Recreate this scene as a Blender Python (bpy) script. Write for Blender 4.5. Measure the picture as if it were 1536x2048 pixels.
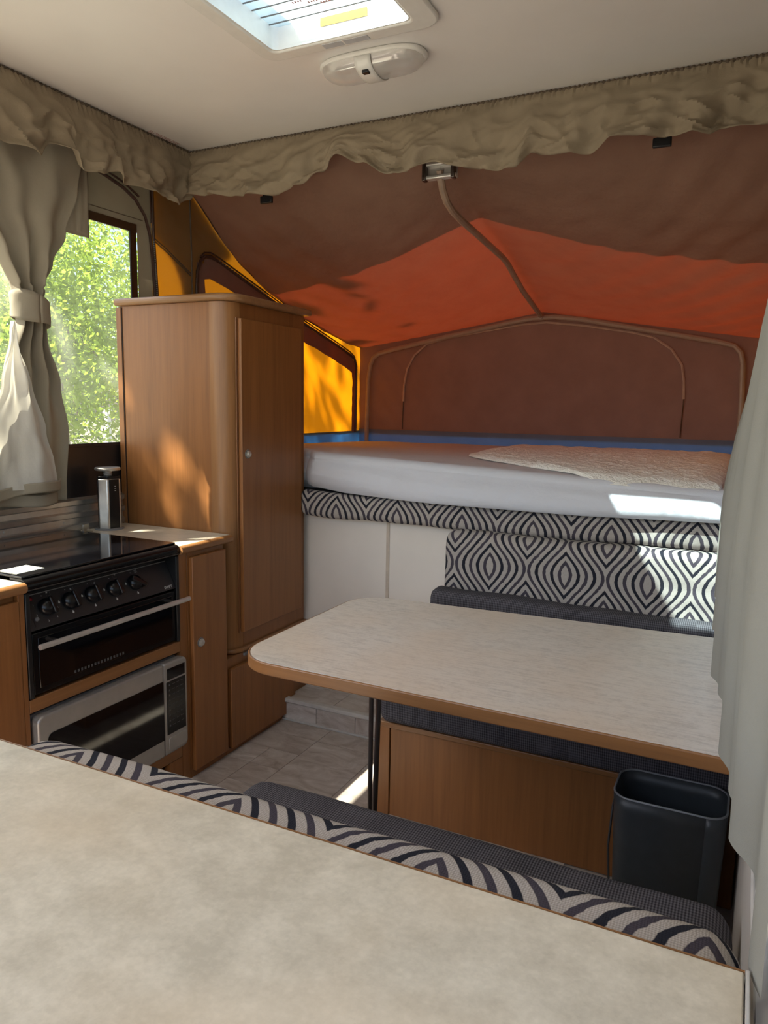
import bpy, bmesh, math, random
from mathutils import Vector, Matrix, noise
random.seed(7)
for o in list(bpy.data.objects): bpy.data.objects.remove(o)
scene = bpy.context.scene
COL = scene.collection
# ------------------------------------------------------------------ camera
HC = 1.30
F_PX, YAW, PITCH, ROLL = 1488.25, .455415, .141358, .016482
def cam_axes():
    fw = Vector((-math.sin(YAW)*math.cos(PITCH), math.cos(YAW)*math.cos(PITCH), -math.sin(PITCH)))
    rt = Vector((math.cos(YAW), math.sin(YAW), 0)); up = rt.cross(fw)
    r2 = math.cos(ROLL)*rt + math.sin(ROLL)*up; u2 = -math.sin(ROLL)*rt + math.cos(ROLL)*up
    return r2, u2, fw
r2, u2, fw = cam_axes()
cd = bpy.data.cameras.new('camera'); cam = bpy.data.objects.new('camera', cd); COL.objects.link(cam)
cd.sensor_fit = 'VERTICAL'; cd.sensor_height = 24.0; cd.sensor_width = 18.0; cd.lens = F_PX/2048*24.0
cd.clip_start = .02; cd.clip_end = 300
cam.matrix_world = Matrix(((r2.x, u2.x, -fw.x, 0), (r2.y, u2.y, -fw.y, 0), (r2.z, u2.z, -fw.z, HC), (0, 0, 0, 1)))
scene.camera = cam
# ------------------------------------------------------------------ sky, sun, exposure
SUN_DIR = Vector((1.0, .875, -1.62)).normalized()
w = bpy.data.worlds.new('sky'); scene.world = w; w.use_nodes = True
wn = w.node_tree.nodes; wl = w.node_tree.links
bg = wn['Background']
sky = wn.new('ShaderNodeTexSky'); sky.sky_type = 'NISHITA'; sky.sun_disc = False
sky.sun_elevation = math.asin(-SUN_DIR.z); sky.sun_rotation = math.atan2(-SUN_DIR.x, -SUN_DIR.y)
sky.air_density = 1.0; sky.dust_density = 2.5; sky.ozone_density = 1.0
wl.new(sky.outputs[0], bg.inputs[0]); bg.inputs[1].default_value = .17
sd = bpy.data.lights.new('sun', 'SUN'); sun = bpy.data.objects.new('sun', sd); COL.objects.link(sun)
sd.energy = 11.0; sd.angle = math.radians(.53); sd.color = (1.0, .92, .80)
sun.rotation_euler = SUN_DIR.to_track_quat('-Z', 'Y').to_euler(); sun.location = (-6, -6, 12)
vs = scene.view_settings
scene.display_settings.display_device = 'sRGB'
vs.view_transform = 'Standard'; vs.look = 'None'; vs.gamma = 1.0; vs.use_curve_mapping = False
vs.exposure = 1.38

# ------------------------------------------------------------------ materials
def mat(name):
    m = bpy.data.materials.new(name); m.use_nodes = True
    nt = m.node_tree; b = nt.nodes.get('Principled BSDF')
    return m, nt, b
def N(nt, t, **kw):
    n = nt.nodes.new(t)
    for k, v in kw.items(): setattr(n, k, v)
    return n
def L(nt, a, b): nt.links.new(a, b)
def mth(nt, op, a, b=None, c=None):
    n = N(nt, 'ShaderNodeMath', operation=op)
    for i, x in enumerate((a, b, c)):
        if x is None: continue
        if isinstance(x, (int, float)): n.inputs[i].default_value = x
        else: L(nt, x, n.inputs[i])
    return n.outputs[0]
def rgb(c): return (c[0], c[1], c[2], 1)
def srgb(r, g, b):
    f = lambda c: (c/12.92 if c <= .04045 else ((c+.055)/1.055)**2.4)
    return (f(r/255), f(g/255), f(b/255))
def mixc(nt, fac, a, b):
    n = N(nt, 'ShaderNodeMix', data_type='RGBA')
    for i, x in ((0, fac), (6, a), (7, b)):
        if isinstance(x, (int, float)): n.inputs[i].default_value = x
        elif isinstance(x, tuple): n.inputs[i].default_value = rgb(x)
        else: L(nt, x, n.inputs[i])
    return n.outputs[2]
def coord(nt, scale=(1, 1, 1), kind='Object'):
    tc = N(nt, 'ShaderNodeTexCoord'); mp = N(nt, 'ShaderNodeMapping')
    mp.inputs['Scale'].default_value = scale; L(nt, tc.outputs[kind], mp.inputs[0]); return mp.outputs[0]
def noi(nt, vec, scale, detail=3, rough=.55):
    n = N(nt, 'ShaderNodeTexNoise'); n.inputs['Scale'].default_value = scale
    n.inputs['Detail'].default_value = detail; n.inputs['Roughness'].default_value = rough
    L(nt, vec, n.inputs['Vector']); return n.outputs['Fac']
def ramp(nt, fac, stops):
    n = N(nt, 'ShaderNodeValToRGB'); e = n.color_ramp.elements
    while len(e) < len(stops): e.new(.5)
    for k, (p, c) in enumerate(stops):
        e[k].position = p; e[k].color = rgb(c) if isinstance(c, tuple) else (c, c, c, 1)
    L(nt, fac, n.inputs[0]); return n.outputs[0]
def bump(nt, b, h, strength=.3, dist=.01):
    n = N(nt, 'ShaderNodeBump'); n.inputs['Strength'].default_value = strength; n.inputs['Distance'].default_value = dist
    L(nt, h, n.inputs['Height']); L(nt, n.outputs[0], b.inputs['Normal']); return n.outputs[0]
M = {}
def plain(name, c, rough=.5, metal=0, coat=0, spec=.5, var=.06, vscale=30):
    m, nt, b = mat(name)
    f = noi(nt, coord(nt), vscale, 3)
    c2 = tuple(x*(1-var*2) for x in c); c3 = tuple(min(1, x*(1+var)) for x in c)
    L(nt, ramp(nt, f, [(.3, c2), (.7, c3)]), b.inputs['Base Color'])
    b.inputs['Roughness'].default_value = rough; b.inputs['Metallic'].default_value = metal
    b.inputs['Coat Weight'].default_value = coat; b.inputs['Specular IOR Level'].default_value = spec
    M[name] = m; return m
def wood(name, c, axis='z', var=.22, rough=.38):
    m, nt, b = mat(name)
    sc = {'z': (34, 34, 1.3), 'y': (34, 1.3, 34), 'x': (1.3, 34, 34)}[axis]
    v = coord(nt, sc)
    f1 = noi(nt, v, 1.0, 6, .6)
    f2 = noi(nt, coord(nt, tuple(s*5 for s in sc)), 1.0, 3, .5)
    f = mth(nt, 'ADD', mth(nt, 'MULTIPLY', f1, .7), mth(nt, 'MULTIPLY', f2, .3))
    d = tuple(x*(1-var) for x in c); l = tuple(min(1, x*(1+var*.8)) for x in c)
    L(nt, ramp(nt, f, [(.32, d), (.5, c), (.68, l)]), b.inputs['Base Color'])
    b.inputs['Roughness'].default_value = rough
    bump(nt, b, f2, .05, .002)
    M[name] = m; return m
wood('wood', (.265, .108, .033)); wood('wood_door', (.28, .114, .0345)); wood('wood_edge', (.295, .138, .052), rough=.28)
wood('wood_top', (.29, .15, .066), 'x', rough=.3); wood('wood_nose', (.28, .13, .048), 'y', rough=.3)
wood('wood_nose_x', (.25, .115, .042), 'x', rough=.32)
wood('wood_dark', (.24, .105, .045))
def laminate(name, a, b_, streak, sc=14, rough=.3, amt=.5):
    m, nt, b = mat(name)
    f = noi(nt, coord(nt), sc, 6, .62); g = noi(nt, coord(nt, streak), 1.0, 5, .6); h = noi(nt, coord(nt), 3.0, 3, .5)
    fine = noi(nt, coord(nt), 190, 2, .5)
    t = mth(nt, 'ADD', mth(nt, 'MULTIPLY', f, .5*(1-amt)+.15), mth(nt, 'MULTIPLY', g, amt))
    t = mth(nt, 'ADD', t, mth(nt, 'MULTIPLY', mth(nt, 'SUBTRACT', fine, .5), .22))
    col = ramp(nt, t, [(.28, b_), (.52, a)])
    warm = mixc(nt, ramp(nt, h, [(.42, 0.0), (.68, .5)]), col, tuple(x*y for x, y in zip(a, (1.0, .86, .72))))
    L(nt, warm, b.inputs['Base Color']); b.inputs['Roughness'].default_value = rough
    M[name] = m
laminate('laminate_bench', (.68, .605, .475), (.50, .44, .335), (30, 45, 30), 22, .42, .25)
laminate('laminate_table', (.72, .67, .595), (.49, .45, .39), (16, 150, 40), 40, .3, .6)
laminate('laminate_kitchen', (.56, .51, .43), (.42, .38, .31), (40, 40, 40), 22, .35, .25)
plain('ceiling_white', (.85, .826, .815), .38, var=.02, vscale=3)
plain('panel_white', (.76, .70, .63), .45, var=.03, vscale=4)
plain('seam_trim', (.55, .46, .37), .45)
plain('white_plastic', (.78, .77, .75), .35, var=.02)
plain('grey_plastic_trim', (.55, .53, .50), .4)
plain('black_gloss', (.006, .006, .007), .22, spec=.3, var=.0)
plain('black_satin', (.012, .012, .013), .35)
plain('panel_black', (.022, .022, .024), .42)
plain('black_knob', (.007, .007, .008), .28)
plain('dark_glass', (.003, .003, .004), .06, spec=.4, var=0)
plain('aluminium', (.62, .60, .57), .32, metal=.85, var=.05)
plain('steel', (.66, .65, .63), .34, metal=.65)
plain('dark_steel', (.16, .14, .13), .3, metal=.9)
plain('silver_paint', (.40, .39, .37), .34, metal=.45, var=.03)
plain('silver_knob', (.56, .54, .50), .35, metal=.6)
plain('mid_grey', (.16, .16, .165), .45)
plain('red_led', (.22, .01, .02), .15)
plain('marks', (.55, .55, .53), .5)
plain('faint_marks', (.09, .09, .09), .5)
plain('red_ink', (.62, .08, .10), .6)
plain('pink_ink', (.50, .26, .26), .6)
plain('yellow_sticker', (.80, .44, .04), .4)
plain('grey_sticker', (.52, .54, .58), .45)
plain('paper_white', (.80, .80, .72), .5)
plain('bin_grey', (.040, .047, .052), .42)
plain('bin_rim', (.24, .25, .26), .35)
plain('black_board', (.012, .012, .013), .6)
plain('black_vinyl', (.020, .017, .017), .28)
plain('brown_vinyl', (.055, .027, .012), .3)
plain('clip_black', (.012, .013, .016), .4)
plain('pole_paint', (.34, .245, .185), .38)
plain('piping_brown', (.060, .030, .024), .35)
plain('piping_tan', (.44, .30, .235), .45)
plain('seam_thread', (.11, .08, .055), .7)
plain('rubber', (.03, .03, .03), .6)
def clear(name, tint, haze, hazecol=(.9, .92, .88), gloss=.06, rough=.05, diffuse=False):
    m, nt, b = mat(name); nt.nodes.remove(b); out = nt.nodes['Material Output']
    tr = N(nt, 'ShaderNodeBsdfTransparent'); tr.inputs[0].default_value = rgb(tint)
    di = N(nt, 'ShaderNodeBsdfDiffuse' if diffuse else 'ShaderNodeBsdfTranslucent'); di.inputs[0].default_value = rgb(hazecol)
    gl = N(nt, 'ShaderNodeBsdfGlossy'); gl.inputs['Roughness'].default_value = rough
    f = noi(nt, coord(nt), 5, 3)
    m1 = N(nt, 'ShaderNodeMixShader'); L(nt, ramp(nt, f, [(.3, haze*.6), (.7, haze*1.3)]), m1.inputs[0])
    L(nt, tr.outputs[0], m1.inputs[1]); L(nt, di.outputs[0], m1.inputs[2])
    m2 = N(nt, 'ShaderNodeMixShader'); m2.inputs[0].default_value = gloss
    L(nt, m1.outputs[0], m2.inputs[1]); L(nt, gl.outputs[0], m2.inputs[2]); L(nt, m2.outputs[0], out.inputs[0])
    M[name] = m
clear('clear_vinyl', (.95, .97, .94), .06)
clear('clear_acrylic', (.86, .95, .98), .10)
clear('lamp_lens', (.95, .94, .94), .38, (.86, .83, .82), .10, .08, True)
clear('clear_plastic', (.9, .9, .88), .35, (.85, .82, .76), .10, .1)
def cloth(name, c, transl=0.0, tcol=None, weave=900, bumpy=.12, var=.08, wr=.0, sheen=.0):
    m, nt, b = mat(name); out = nt.nodes['Material Output']
    v = coord(nt); f = noi(nt, v, 7, 4); w1 = noi(nt, v, weave, 2)
    col = ramp(nt, f, [(.3, tuple(x*(1-var) for x in c)), (.7, tuple(min(1, x*(1+var)) for x in c))])
    h = mth(nt, 'ADD', mth(nt, 'MULTIPLY', w1, .15), mth(nt, 'MULTIPLY', noi(nt, v, 26, 5, .6), wr))
    bn = N(nt, 'ShaderNodeBump'); bn.inputs['Strength'].default_value = bumpy; bn.inputs['Distance'].default_value = .02
    L(nt, h, bn.inputs['Height'])
    if transl > 0:
        nt.nodes.remove(b)
        d = N(nt, 'ShaderNodeBsdfDiffuse'); t = N(nt, 'ShaderNodeBsdfTranslucent'); mx = N(nt, 'ShaderNodeMixShader')
        L(nt, col, d.inputs[0]); L(nt, bn.outputs[0], d.inputs['Normal'])
        t.inputs[0].default_value = rgb(tcol or c); mx.inputs[0].default_value = transl
        L(nt, d.outputs[0], mx.inputs[1]); L(nt, t.outputs[0], mx.inputs[2]); L(nt, mx.outputs[0], out.inputs[0])
    else:
        L(nt, col, b.inputs['Base Color']); b.inputs['Roughness'].default_value = .9; L(nt, bn.outputs[0], b.inputs['Normal'])
        b.inputs['Specular IOR Level'].default_value = .15; b.inputs['Sheen Weight'].default_value = sheen
    M[name] = m
cloth('valance_tan', (.30, .245, .178), bumpy=.35, wr=.5, var=.06)
cloth('curtain_tan', (.37, .33, .265), .12, (.5, .45, .36), bumpy=.25, wr=.4, var=.05)
cloth('curtain_grey', (.28, .27, .237), .09, (.55, .54, .50), bumpy=.2, wr=.3, var=.05)
cloth('lining_white', (.72, .71, .68), .28, (.85, .80, .68), bumpy=.3, wr=.5, var=.03)
cloth('canvas_grey', (.27, .235, .18), .04, (.5, .4, .25), bumpy=.2, wr=.2)
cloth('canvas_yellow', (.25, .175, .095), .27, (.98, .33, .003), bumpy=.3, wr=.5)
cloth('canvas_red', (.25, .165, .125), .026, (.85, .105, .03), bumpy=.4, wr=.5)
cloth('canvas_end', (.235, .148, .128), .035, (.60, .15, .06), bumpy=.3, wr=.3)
cloth('canvas_blue', (.17, .18, .235), .09, (.05, .30, .75), bumpy=.2, wr=.3)
cloth('sheet_white', (.64, .65, .70), bumpy=.3, wr=.8, var=.02)
cloth('fleece', (.88, .86, .80), bumpy=1.0, wr=1.0, weave=160, var=.05, sheen=.3)
def pattern_fabric(name):
    m, nt, b = mat(name)
    tc = N(nt, 'ShaderNodeTexCoord'); nz = N(nt, 'ShaderNodeTexNoise'); nz.inputs['Scale'].default_value = 70; nz.inputs['Detail'].default_value = 2
    L(nt, tc.outputs['UV'], nz.inputs['Vector'])
    sp = N(nt, 'ShaderNodeSeparateXYZ'); L(nt, tc.outputs['UV'], sp.inputs[0])
    jit = mth(nt, 'MULTIPLY', mth(nt, 'SUBTRACT', nz.outputs['Fac'], .5), .005)
    u = mth(nt, 'ADD', sp.outputs[0], jit); v = mth(nt, 'ADD', sp.outputs[1], jit)
    a, bb, mm, p = .270, .245, .48, .027
    uc = mth(nt, 'ABSOLUTE', mth(nt, 'SUBTRACT', mth(nt, 'MODULO', mth(nt, 'ADD', u, a*40), a), a/2))
    wv = mth(nt, 'MULTIPLY', mth(nt, 'ADD', mth(nt, 'MULTIPLY', mth(nt, 'COSINE', mth(nt, 'MULTIPLY', v, 2*math.pi/bb)), mm), 1.0), a/4)
    s = mth(nt, 'DIVIDE', mth(nt, 'ABSOLUTE', mth(nt, 'SUBTRACT', wv, uc)), p)
    k = mth(nt, 'FLOOR', mth(nt, 'ADD', s, .5)); r = mth(nt, 'ABSOLUTE', mth(nt, 'SUBTRACT', s, k))
    line = ramp(nt, r, [(.19, 1.0), (.235, 0.0)])
    par = mth(nt, 'MODULO', k, 2.0)
    ink = mixc(nt, par, (.022, .023, .032), (.062, .054, .068))
    wu = N(nt, 'ShaderNodeTexWave', bands_direction='X'); wu.inputs['Scale'].default_value = 110; wu.inputs['Distortion'].default_value = 3; L(nt, tc.outputs['UV'], wu.inputs[0])
    wv2 = N(nt, 'ShaderNodeTexWave', bands_direction='Y'); wv2.inputs['Scale'].default_value = 110; wv2.inputs['Distortion'].default_value = 3; L(nt, tc.outputs['UV'], wv2.inputs[0])
    wt = mth(nt, 'MULTIPLY', mth(nt, 'ADD', wu.outputs['Fac'], wv2.outputs['Fac']), .5)
    base = mixc(nt, wt, (.33, .295, .265), (.50, .455, .415))
    L(nt, mixc(nt, line, base, ink), b.inputs['Base Color'])
    b.inputs['Roughness'].default_value = .92; b.inputs['Specular IOR Level'].default_value = .12
    h = mth(nt, 'ADD', mth(nt, 'MULTIPLY', wt, .5), line); bump(nt, b, h, .35, .003)
    M[name] = m
pattern_fabric('ogee_fabric')
def rib_fabric(name, lo, hi):
    m, nt, b = mat(name)
    tc = N(nt, 'ShaderNodeTexCoord')
    sp = N(nt, 'ShaderNodeSeparateXYZ'); L(nt, tc.outputs['UV'], sp.inputs[0])
    wu = mth(nt, 'SINE', mth(nt, 'MULTIPLY', sp.outputs[0], 2*math.pi/.0056)); wv = mth(nt, 'SINE', mth(nt, 'MULTIPLY', sp.outputs[1], 2*math.pi/.0078))
    t = mth(nt, 'ADD', mth(nt, 'MULTIPLY', mth(nt, 'ADD', wu, mth(nt, 'MULTIPLY', wv, .6)), .25), .5)
    f = noi(nt, coord(nt), 9, 3)
    col = ramp(nt, mth(nt, 'ADD', t, mth(nt, 'MULTIPLY', mth(nt, 'SUBTRACT', f, .5), .5)), [(.2, lo), (.85, hi)])
    L(nt, col, b.inputs['Base Color']); b.inputs['Roughness'].default_value = .95; b.inputs['Specular IOR Level'].default_value = .1
    bump(nt, b, t, .5, .003)
    M[name] = m
rib_fabric('rib_grey', (.035, .033, .038), (.145, .138, .155))
def tile_mat(name):
    m, nt, b = mat(name)
    oi = N(nt, 'ShaderNodeObjectInfo')
    v = coord(nt, (1, 2.2, 1), 'UV'); add = N(nt, 'ShaderNodeVectorMath', operation='ADD')
    L(nt, v, add.inputs[0]); cmb = N(nt, 'ShaderNodeCombineXYZ')
    for i in range(3): L(nt, mth(nt, 'MULTIPLY', oi.outputs['Random'], 20.0+i*7), cmb.inputs[i])
    L(nt, cmb.outputs[0], add.inputs[1])
    n = N(nt, 'ShaderNodeTexNoise'); n.inputs['Scale'].default_value = 7; n.inputs['Detail'].default_value = 7; n.inputs['Roughness'].default_value = .65; n.inputs['Distortion'].default_value = 1.2
    L(nt, add.outputs[0], n.inputs['Vector'])
    col = ramp(nt, n.outputs['Fac'], [(.32, (.35, .29, .245)), (.5, (.52, .465, .42)), (.68, (.68, .64, .60))])
    tint = mixc(nt, mth(nt, 'MULTIPLY', oi.outputs['Random'], .35), col, (.33, .265, .215))
    L(nt, tint, b.inputs['Base Color']); b.inputs['Roughness'].default_value = .38
    M[name] = m
tile_mat('stone_tile'); plain('tile_joint', (.46, .42, .38), .6)
def leaf_mat(name, c, t):
    m, nt, b = mat(name); nt.nodes.remove(b); out = nt.nodes['Material Output']
    f = noi(nt, coord(nt), 1.6, 4)
    d = N(nt, 'ShaderNodeBsdfDiffuse'); tr = N(nt, 'ShaderNodeBsdfTranslucent'); mx = N(nt, 'ShaderNodeMixShader')
    L(nt, ramp(nt, f, [(.3, tuple(x*.6 for x in c)), (.7, c)]), d.inputs[0]); L(nt, ramp(nt, f, [(.3, tuple(x*.6 for x in t)), (.7, t)]), tr.inputs[0])
    mx.inputs[0].default_value = .5; L(nt, d.outputs[0], mx.inputs[1]); L(nt, tr.outputs[0], mx.inputs[2]); L(nt, mx.outputs[0], out.inputs[0])
    M[name] = m
leaf_mat('leaf_lime', (.28, .40, .06), (.50, .66, .08)); leaf_mat('leaf_green', (.10, .17, .05), (.17, .27, .06))
plain('bark', (.16, .12, .09), .9); plain('garden_grass', (.17, .155, .115), .95, var=.3, vscale=2)
plain('far_white', (.6, .6, .58), .6); plain('far_cream', (.42, .42, .34), .7)
plain('pale_red_roof', (.35, .20, .15), .8)

# ------------------------------------------------------------------ mesh helpers
class MB:
    def __init__(s): s.v = []; s.f = []; s.uv = []; s.m = None
    def add(s, verts, faces, uvs=None):
        o = len(s.v)
        for p in verts:
            p = Vector(p); s.v.append(s.m @ p if s.m else p)
        for i, fc in enumerate(faces):
            s.f.append([o+k for k in fc]); s.uv.append(uvs[i] if uvs else None)
        return s
    def box(s, x0, x1, y0, y1, z0, z1):
        v = [(x0, y0, z0), (x1, y0, z0), (x1, y1, z0), (x0, y1, z0), (x0, y0, z1), (x1, y0, z1), (x1, y1, z1), (x0, y1, z1)]
        return s.add(v, [(0, 3, 2, 1), (4, 5, 6, 7), (0, 1, 5, 4), (1, 2, 6, 5), (2, 3, 7, 6), (3, 0, 4, 7)])
    def prism(s, pts, a0, a1, axis='z'):
        n = len(pts)
        def P(p, a): return {'z': (p[0], p[1], a), 'y': (p[0], a, p[1]), 'x': (a, p[0], p[1])}[axis]
        v = [P(p, a0) for p in pts] + [P(p, a1) for p in pts]
        f = [tuple(range(n))[::-1], tuple(range(n, 2*n))] + [(i, (i+1) % n, n+(i+1) % n, n+i) for i in range(n)]
        return s.add(v, f)
    def tube(s, pts, r, seg=8, cap=True):
        pts = [Vector(p) for p in pts]; rings = []; up = None
        for i, p in enumerate(pts):
            t = (pts[min(i+1, len(pts)-1)] - pts[max(i-1, 0)]).normalized()
            if up is None: up = Vector((0, 0, 1)) if abs(t.z) < .9 else Vector((1, 0, 0))
            a = t.cross(up).normalized(); b = a.cross(t).normalized(); up = b
            rr = r[i] if isinstance(r, (list, tuple)) else r
            rings.append([p + a*rr*math.cos(2*math.pi*k/seg) + b*rr*math.sin(2*math.pi*k/seg) for k in range(seg)])
        v = [q for R_ in rings for q in R_]; f = []
        for i in range(len(pts)-1):
            for k in range(seg): f.append((i*seg+k, i*seg+(k+1) % seg, (i+1)*seg+(k+1) % seg, (i+1)*seg+k))
        if cap: f += [tuple(range(seg))[::-1], tuple(range((len(pts)-1)*seg, len(pts)*seg))]
        return s.add(v, f)
    def lathe(s, prof, c=(0, 0, 0), seg=24):
        v = []; f = []; n = len(prof)
        for r, z in prof:
            for k in range(seg): v.append((c[0]+r*math.cos(2*math.pi*k/seg), c[1]+r*math.sin(2*math.pi*k/seg), c[2]+z))
        for i in range(n-1):
            for k in range(seg): f.append((i*seg+k, i*seg+(k+1) % seg, (i+1)*seg+(k+1) % seg, (i+1)*seg+k))
        f += [tuple(range(seg))[::-1], tuple(range((n-1)*seg, n*seg))]
        return s.add(v, f)
    def grid(s, fn, nu, nv, uvfn=None):
        v = []; U = []
        for j in range(nv+1):
            for i in range(nu+1):
                a, b = i/nu, j/nv; v.append(fn(a, b)); U.append(uvfn(a, b) if uvfn else (a, b))
        f = []; uv = []
        for j in range(nv):
            for i in range(nu):
                q = (j*(nu+1)+i, j*(nu+1)+i+1, (j+1)*(nu+1)+i+1, (j+1)*(nu+1)+i); f.append(q); uv.append([U[k] for k in q])
        return s.add(v, f, uv)
    def build(s, name, material, parent=None, bevel=0, seg=2, smooth=True, angle=35, recalc=True, origin=None, solid=0):
        if parent is not None: off = parent.get('_o', None); off = Vector(off) if off is not None else Vector((0, 0, 0))
        elif origin is not None: off = Vector(origin)
        else:
            xs = [p.x for p in s.v]; ys = [p.y for p in s.v]; zs = [p.z for p in s.v]
            off = Vector(((min(xs)+max(xs))/2, (min(ys)+max(ys))/2, min(zs)))
        me = bpy.data.meshes.new(name)
        me.from_pydata([tuple(p-off) for p in s.v], [], s.f)
        if recalc:
            bm = bmesh.new(); bm.from_mesh(me); bmesh.ops.recalc_face_normals(bm, faces=bm.faces[:]); bm.to_mesh(me); bm.free()
        ul = me.uv_layers.new(name='UVMap')
        for i, p in enumerate(me.polygons):
            u = s.uv[i]
            if u and not recalc:
                for li, q in zip(p.loop_indices, u): ul.data[li].uv = q
            else:
                n = p.normal; ax = max(range(3), key=lambda k: abs(n[k]))
                for li in p.loop_indices:
                    c = me.vertices[me.loops[li].vertex_index].co + off
                    ul.data[li].uv = {0: (c.y, c.z), 1: (c.x, c.z), 2: (c.x, c.y)}[ax]
        me.polygons.foreach_set('use_smooth', [smooth]*len(me.polygons))
        if smooth: me.set_sharp_from_angle(angle=math.radians(angle))
        me.materials.append(M[material] if isinstance(material, str) else material)
        o = bpy.data.objects.new(name, me); COL.objects.link(o)
        if parent is not None: o.parent = parent; o['_o'] = tuple(off)
        else: o.location = off; o['_o'] = tuple(off)
        if bevel:
            bv = o.modifiers.new('bevel', 'BEVEL'); bv.width = bevel; bv.segments = seg; bv.limit_method = 'ANGLE'; bv.angle_limit = math.radians(40)
        if solid:
            so = o.modifiers.new('thickness', 'SOLIDIFY'); so.thickness = solid; so.offset = 0
        return o
def tag(o, label, cat, group=None):
    o['label'] = label; o['category'] = cat
    if group: o['group'] = group
    return o
def struct(o, label=None):
    o['kind'] = 'structure'
    if label: o['label'] = label
    return o
def thing(name, label, cat, loc, group=None):
    o = bpy.data.objects.new(name, None); COL.objects.link(o); o.location = loc; o['_o'] = tuple(loc); o.empty_display_size = .05
    return tag(o, label, cat, group)
def B(*a): return MB().box(*a)
def lerp_pts(pts, x):
    if x <= pts[0][0]: return pts[0][1]
    for (a, b), (c, d) in zip(pts, pts[1:]):
        if x <= c:
            t = (x-a)/(c-a); return b+(d-b)*t
    return pts[-1][1]
def smooth_pts(pts, x):
    if x <= pts[0][0]: return pts[0][1]
    for (a, b), (c, d) in zip(pts, pts[1:]):
        if x <= c:
            t = (x-a)/(c-a); t = t*t*(3-2*t); return b+(d-b)*t
    return pts[-1][1]
def arc(cx, cy, r, a0, a1, n=6):
    return [(cx+r*math.cos(math.radians(a0+(a1-a0)*i/n)), cy+r*math.sin(math.radians(a0+(a1-a0)*i/n))) for i in range(n+1)]
def rrect(x0, x1, y0, y1, r, n=6):
    return arc(x1-r, y0+r, r, -90, 0, n)+arc(x1-r, y1-r, r, 0, 90, n)+arc(x0+r, y1-r, r, 90, 180, n)+arc(x0+r, y0+r, r, 180, 270, n)
def nz(*p): return noise.noise(Vector(p))
def text_mesh(body, size, origin, right, up, name, material, parent, align='LEFT', thick=.0004):
    cu = bpy.data.curves.new('txt', 'FONT'); cu.body = body; cu.size = size; cu.align_x = align; cu.extrude = thick; cu.resolution_u = 3
    ob = bpy.data.objects.new('txt', cu); COL.objects.link(ob)
    dg = bpy.context.evaluated_depsgraph_get(); me0 = bpy.data.meshes.new_from_object(ob.evaluated_get(dg))
    bpy.data.objects.remove(ob)
    R_, U_ = Vector(right).normalized(), Vector(up).normalized(); N_ = R_.cross(U_)
    mb = MB(); O_ = Vector(origin)
    mb.add([O_+R_*v.co.x+U_*v.co.y+N_*v.co.z for v in me0.vertices], [tuple(p.vertices) for p in me0.polygons])
    bpy.data.meshes.remove(me0)
    return mb.build(name, material, parent, smooth=False)
def cushion(x0, x1, prof, rend=.03, nx=40, lift=None, wob=0.0, seed=0.0):
    """closed y-z profile swept along x with rounded ends; uv = (x, arc length)"""
    n = len(prof); cy = sum(p[0] for p in prof)/n; cz = sum(p[1] for p in prof)/n
    hy = max(abs(p[0]-cy) for p in prof)
    arcl = [0]
    for i in range(n): arcl.append(arcl[-1]+math.dist(prof[i], prof[(i+1) % n]))
    xs = []; sc = []
    for k in range(6): a = math.pi/2*k/5; xs.append(x0+rend*(1-math.sin(a))*1.0 if False else x0+rend*(1-math.cos(math.pi/2-a))*1.0); sc.append(math.sin(a)*rend)
    xs = [x0+rend*(1-math.cos(math.pi/2*k/5)) for k in range(6)]; ins = [rend*(1-math.sin(math.pi/2*k/5)) for k in range(6)]
    for k in range(1, nx): xs.append(x0+rend+(x1-x0-2*rend)*k/nx); ins.append(0)
    xs += [x1-rend*(1-math.cos(math.pi/2*k/5)) for k in range(5, -1, -1)]; ins += [rend*(1-math.sin(math.pi/2*k/5)) for k in range(5, -1, -1)]
    mb = MB(); V = []
    hz = max(abs(p[1]-cz) for p in prof)
    for x, d in zip(xs, ins):
        for (y, z) in prof:
            yy = cy+(y-cy)*max(.02, 1-d/hy); zz = cz+(z-cz)*max(.02, 1-d/hz)
            if wob: zz += wob*nz(x*5, y*6+seed, z*6); yy += wob*nz(x*5+9, y*6, z*6+seed)
            if lift: zz += lift(x)
            V.append((x, yy, zz))
    F = []; UV = []
    for i in range(len(xs)-1):
        for k in range(n):
            k2 = (k+1) % n; F.append((i*n+k, (i+1)*n+k, (i+1)*n+k2, i*n+k2))
            UV.append([(xs[i], arcl[k]), (xs[i+1], arcl[k]), (xs[i+1], arcl[k+1]), (xs[i], arcl[k+1])])
    F.append(tuple(range(n))); UV.append([(xs[0]+p[0]-cy, p[1]) for p in prof])
    F.append(tuple(range((len(xs)-1)*n, len(xs)*n))[::-1]); UV.append([(xs[-1]+p[0]-cy, p[1]) for p in prof][::-1])
    mb.add(V, F, UV); return mb
def rprof(y0, y1, z0, z1, r, n=5, start=0):
    p = rrect(y0, y1, z0, z1, r, n)          # counter-clockwise, starts at the lower right
    # subdivide the straight runs so that fabric can wobble
    out = []
    for i in range(len(p)):
        a, b = p[i], p[(i+1) % len(p)]; d = math.dist(a, b); m = max(1, int(d/.04))
        for k in range(m): out.append((a[0]+(b[0]-a[0])*k/m, a[1]+(b[1]-a[1])*k/m))
    return out[start:]+out[:start]

XL, XR, YB, ZC = -2.2, .05, 2.66, 2.30        # left wall, right wall, back wall, ceiling
XK = -1.667                                   # kitchen front plane
YREAR = -1.0
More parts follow.
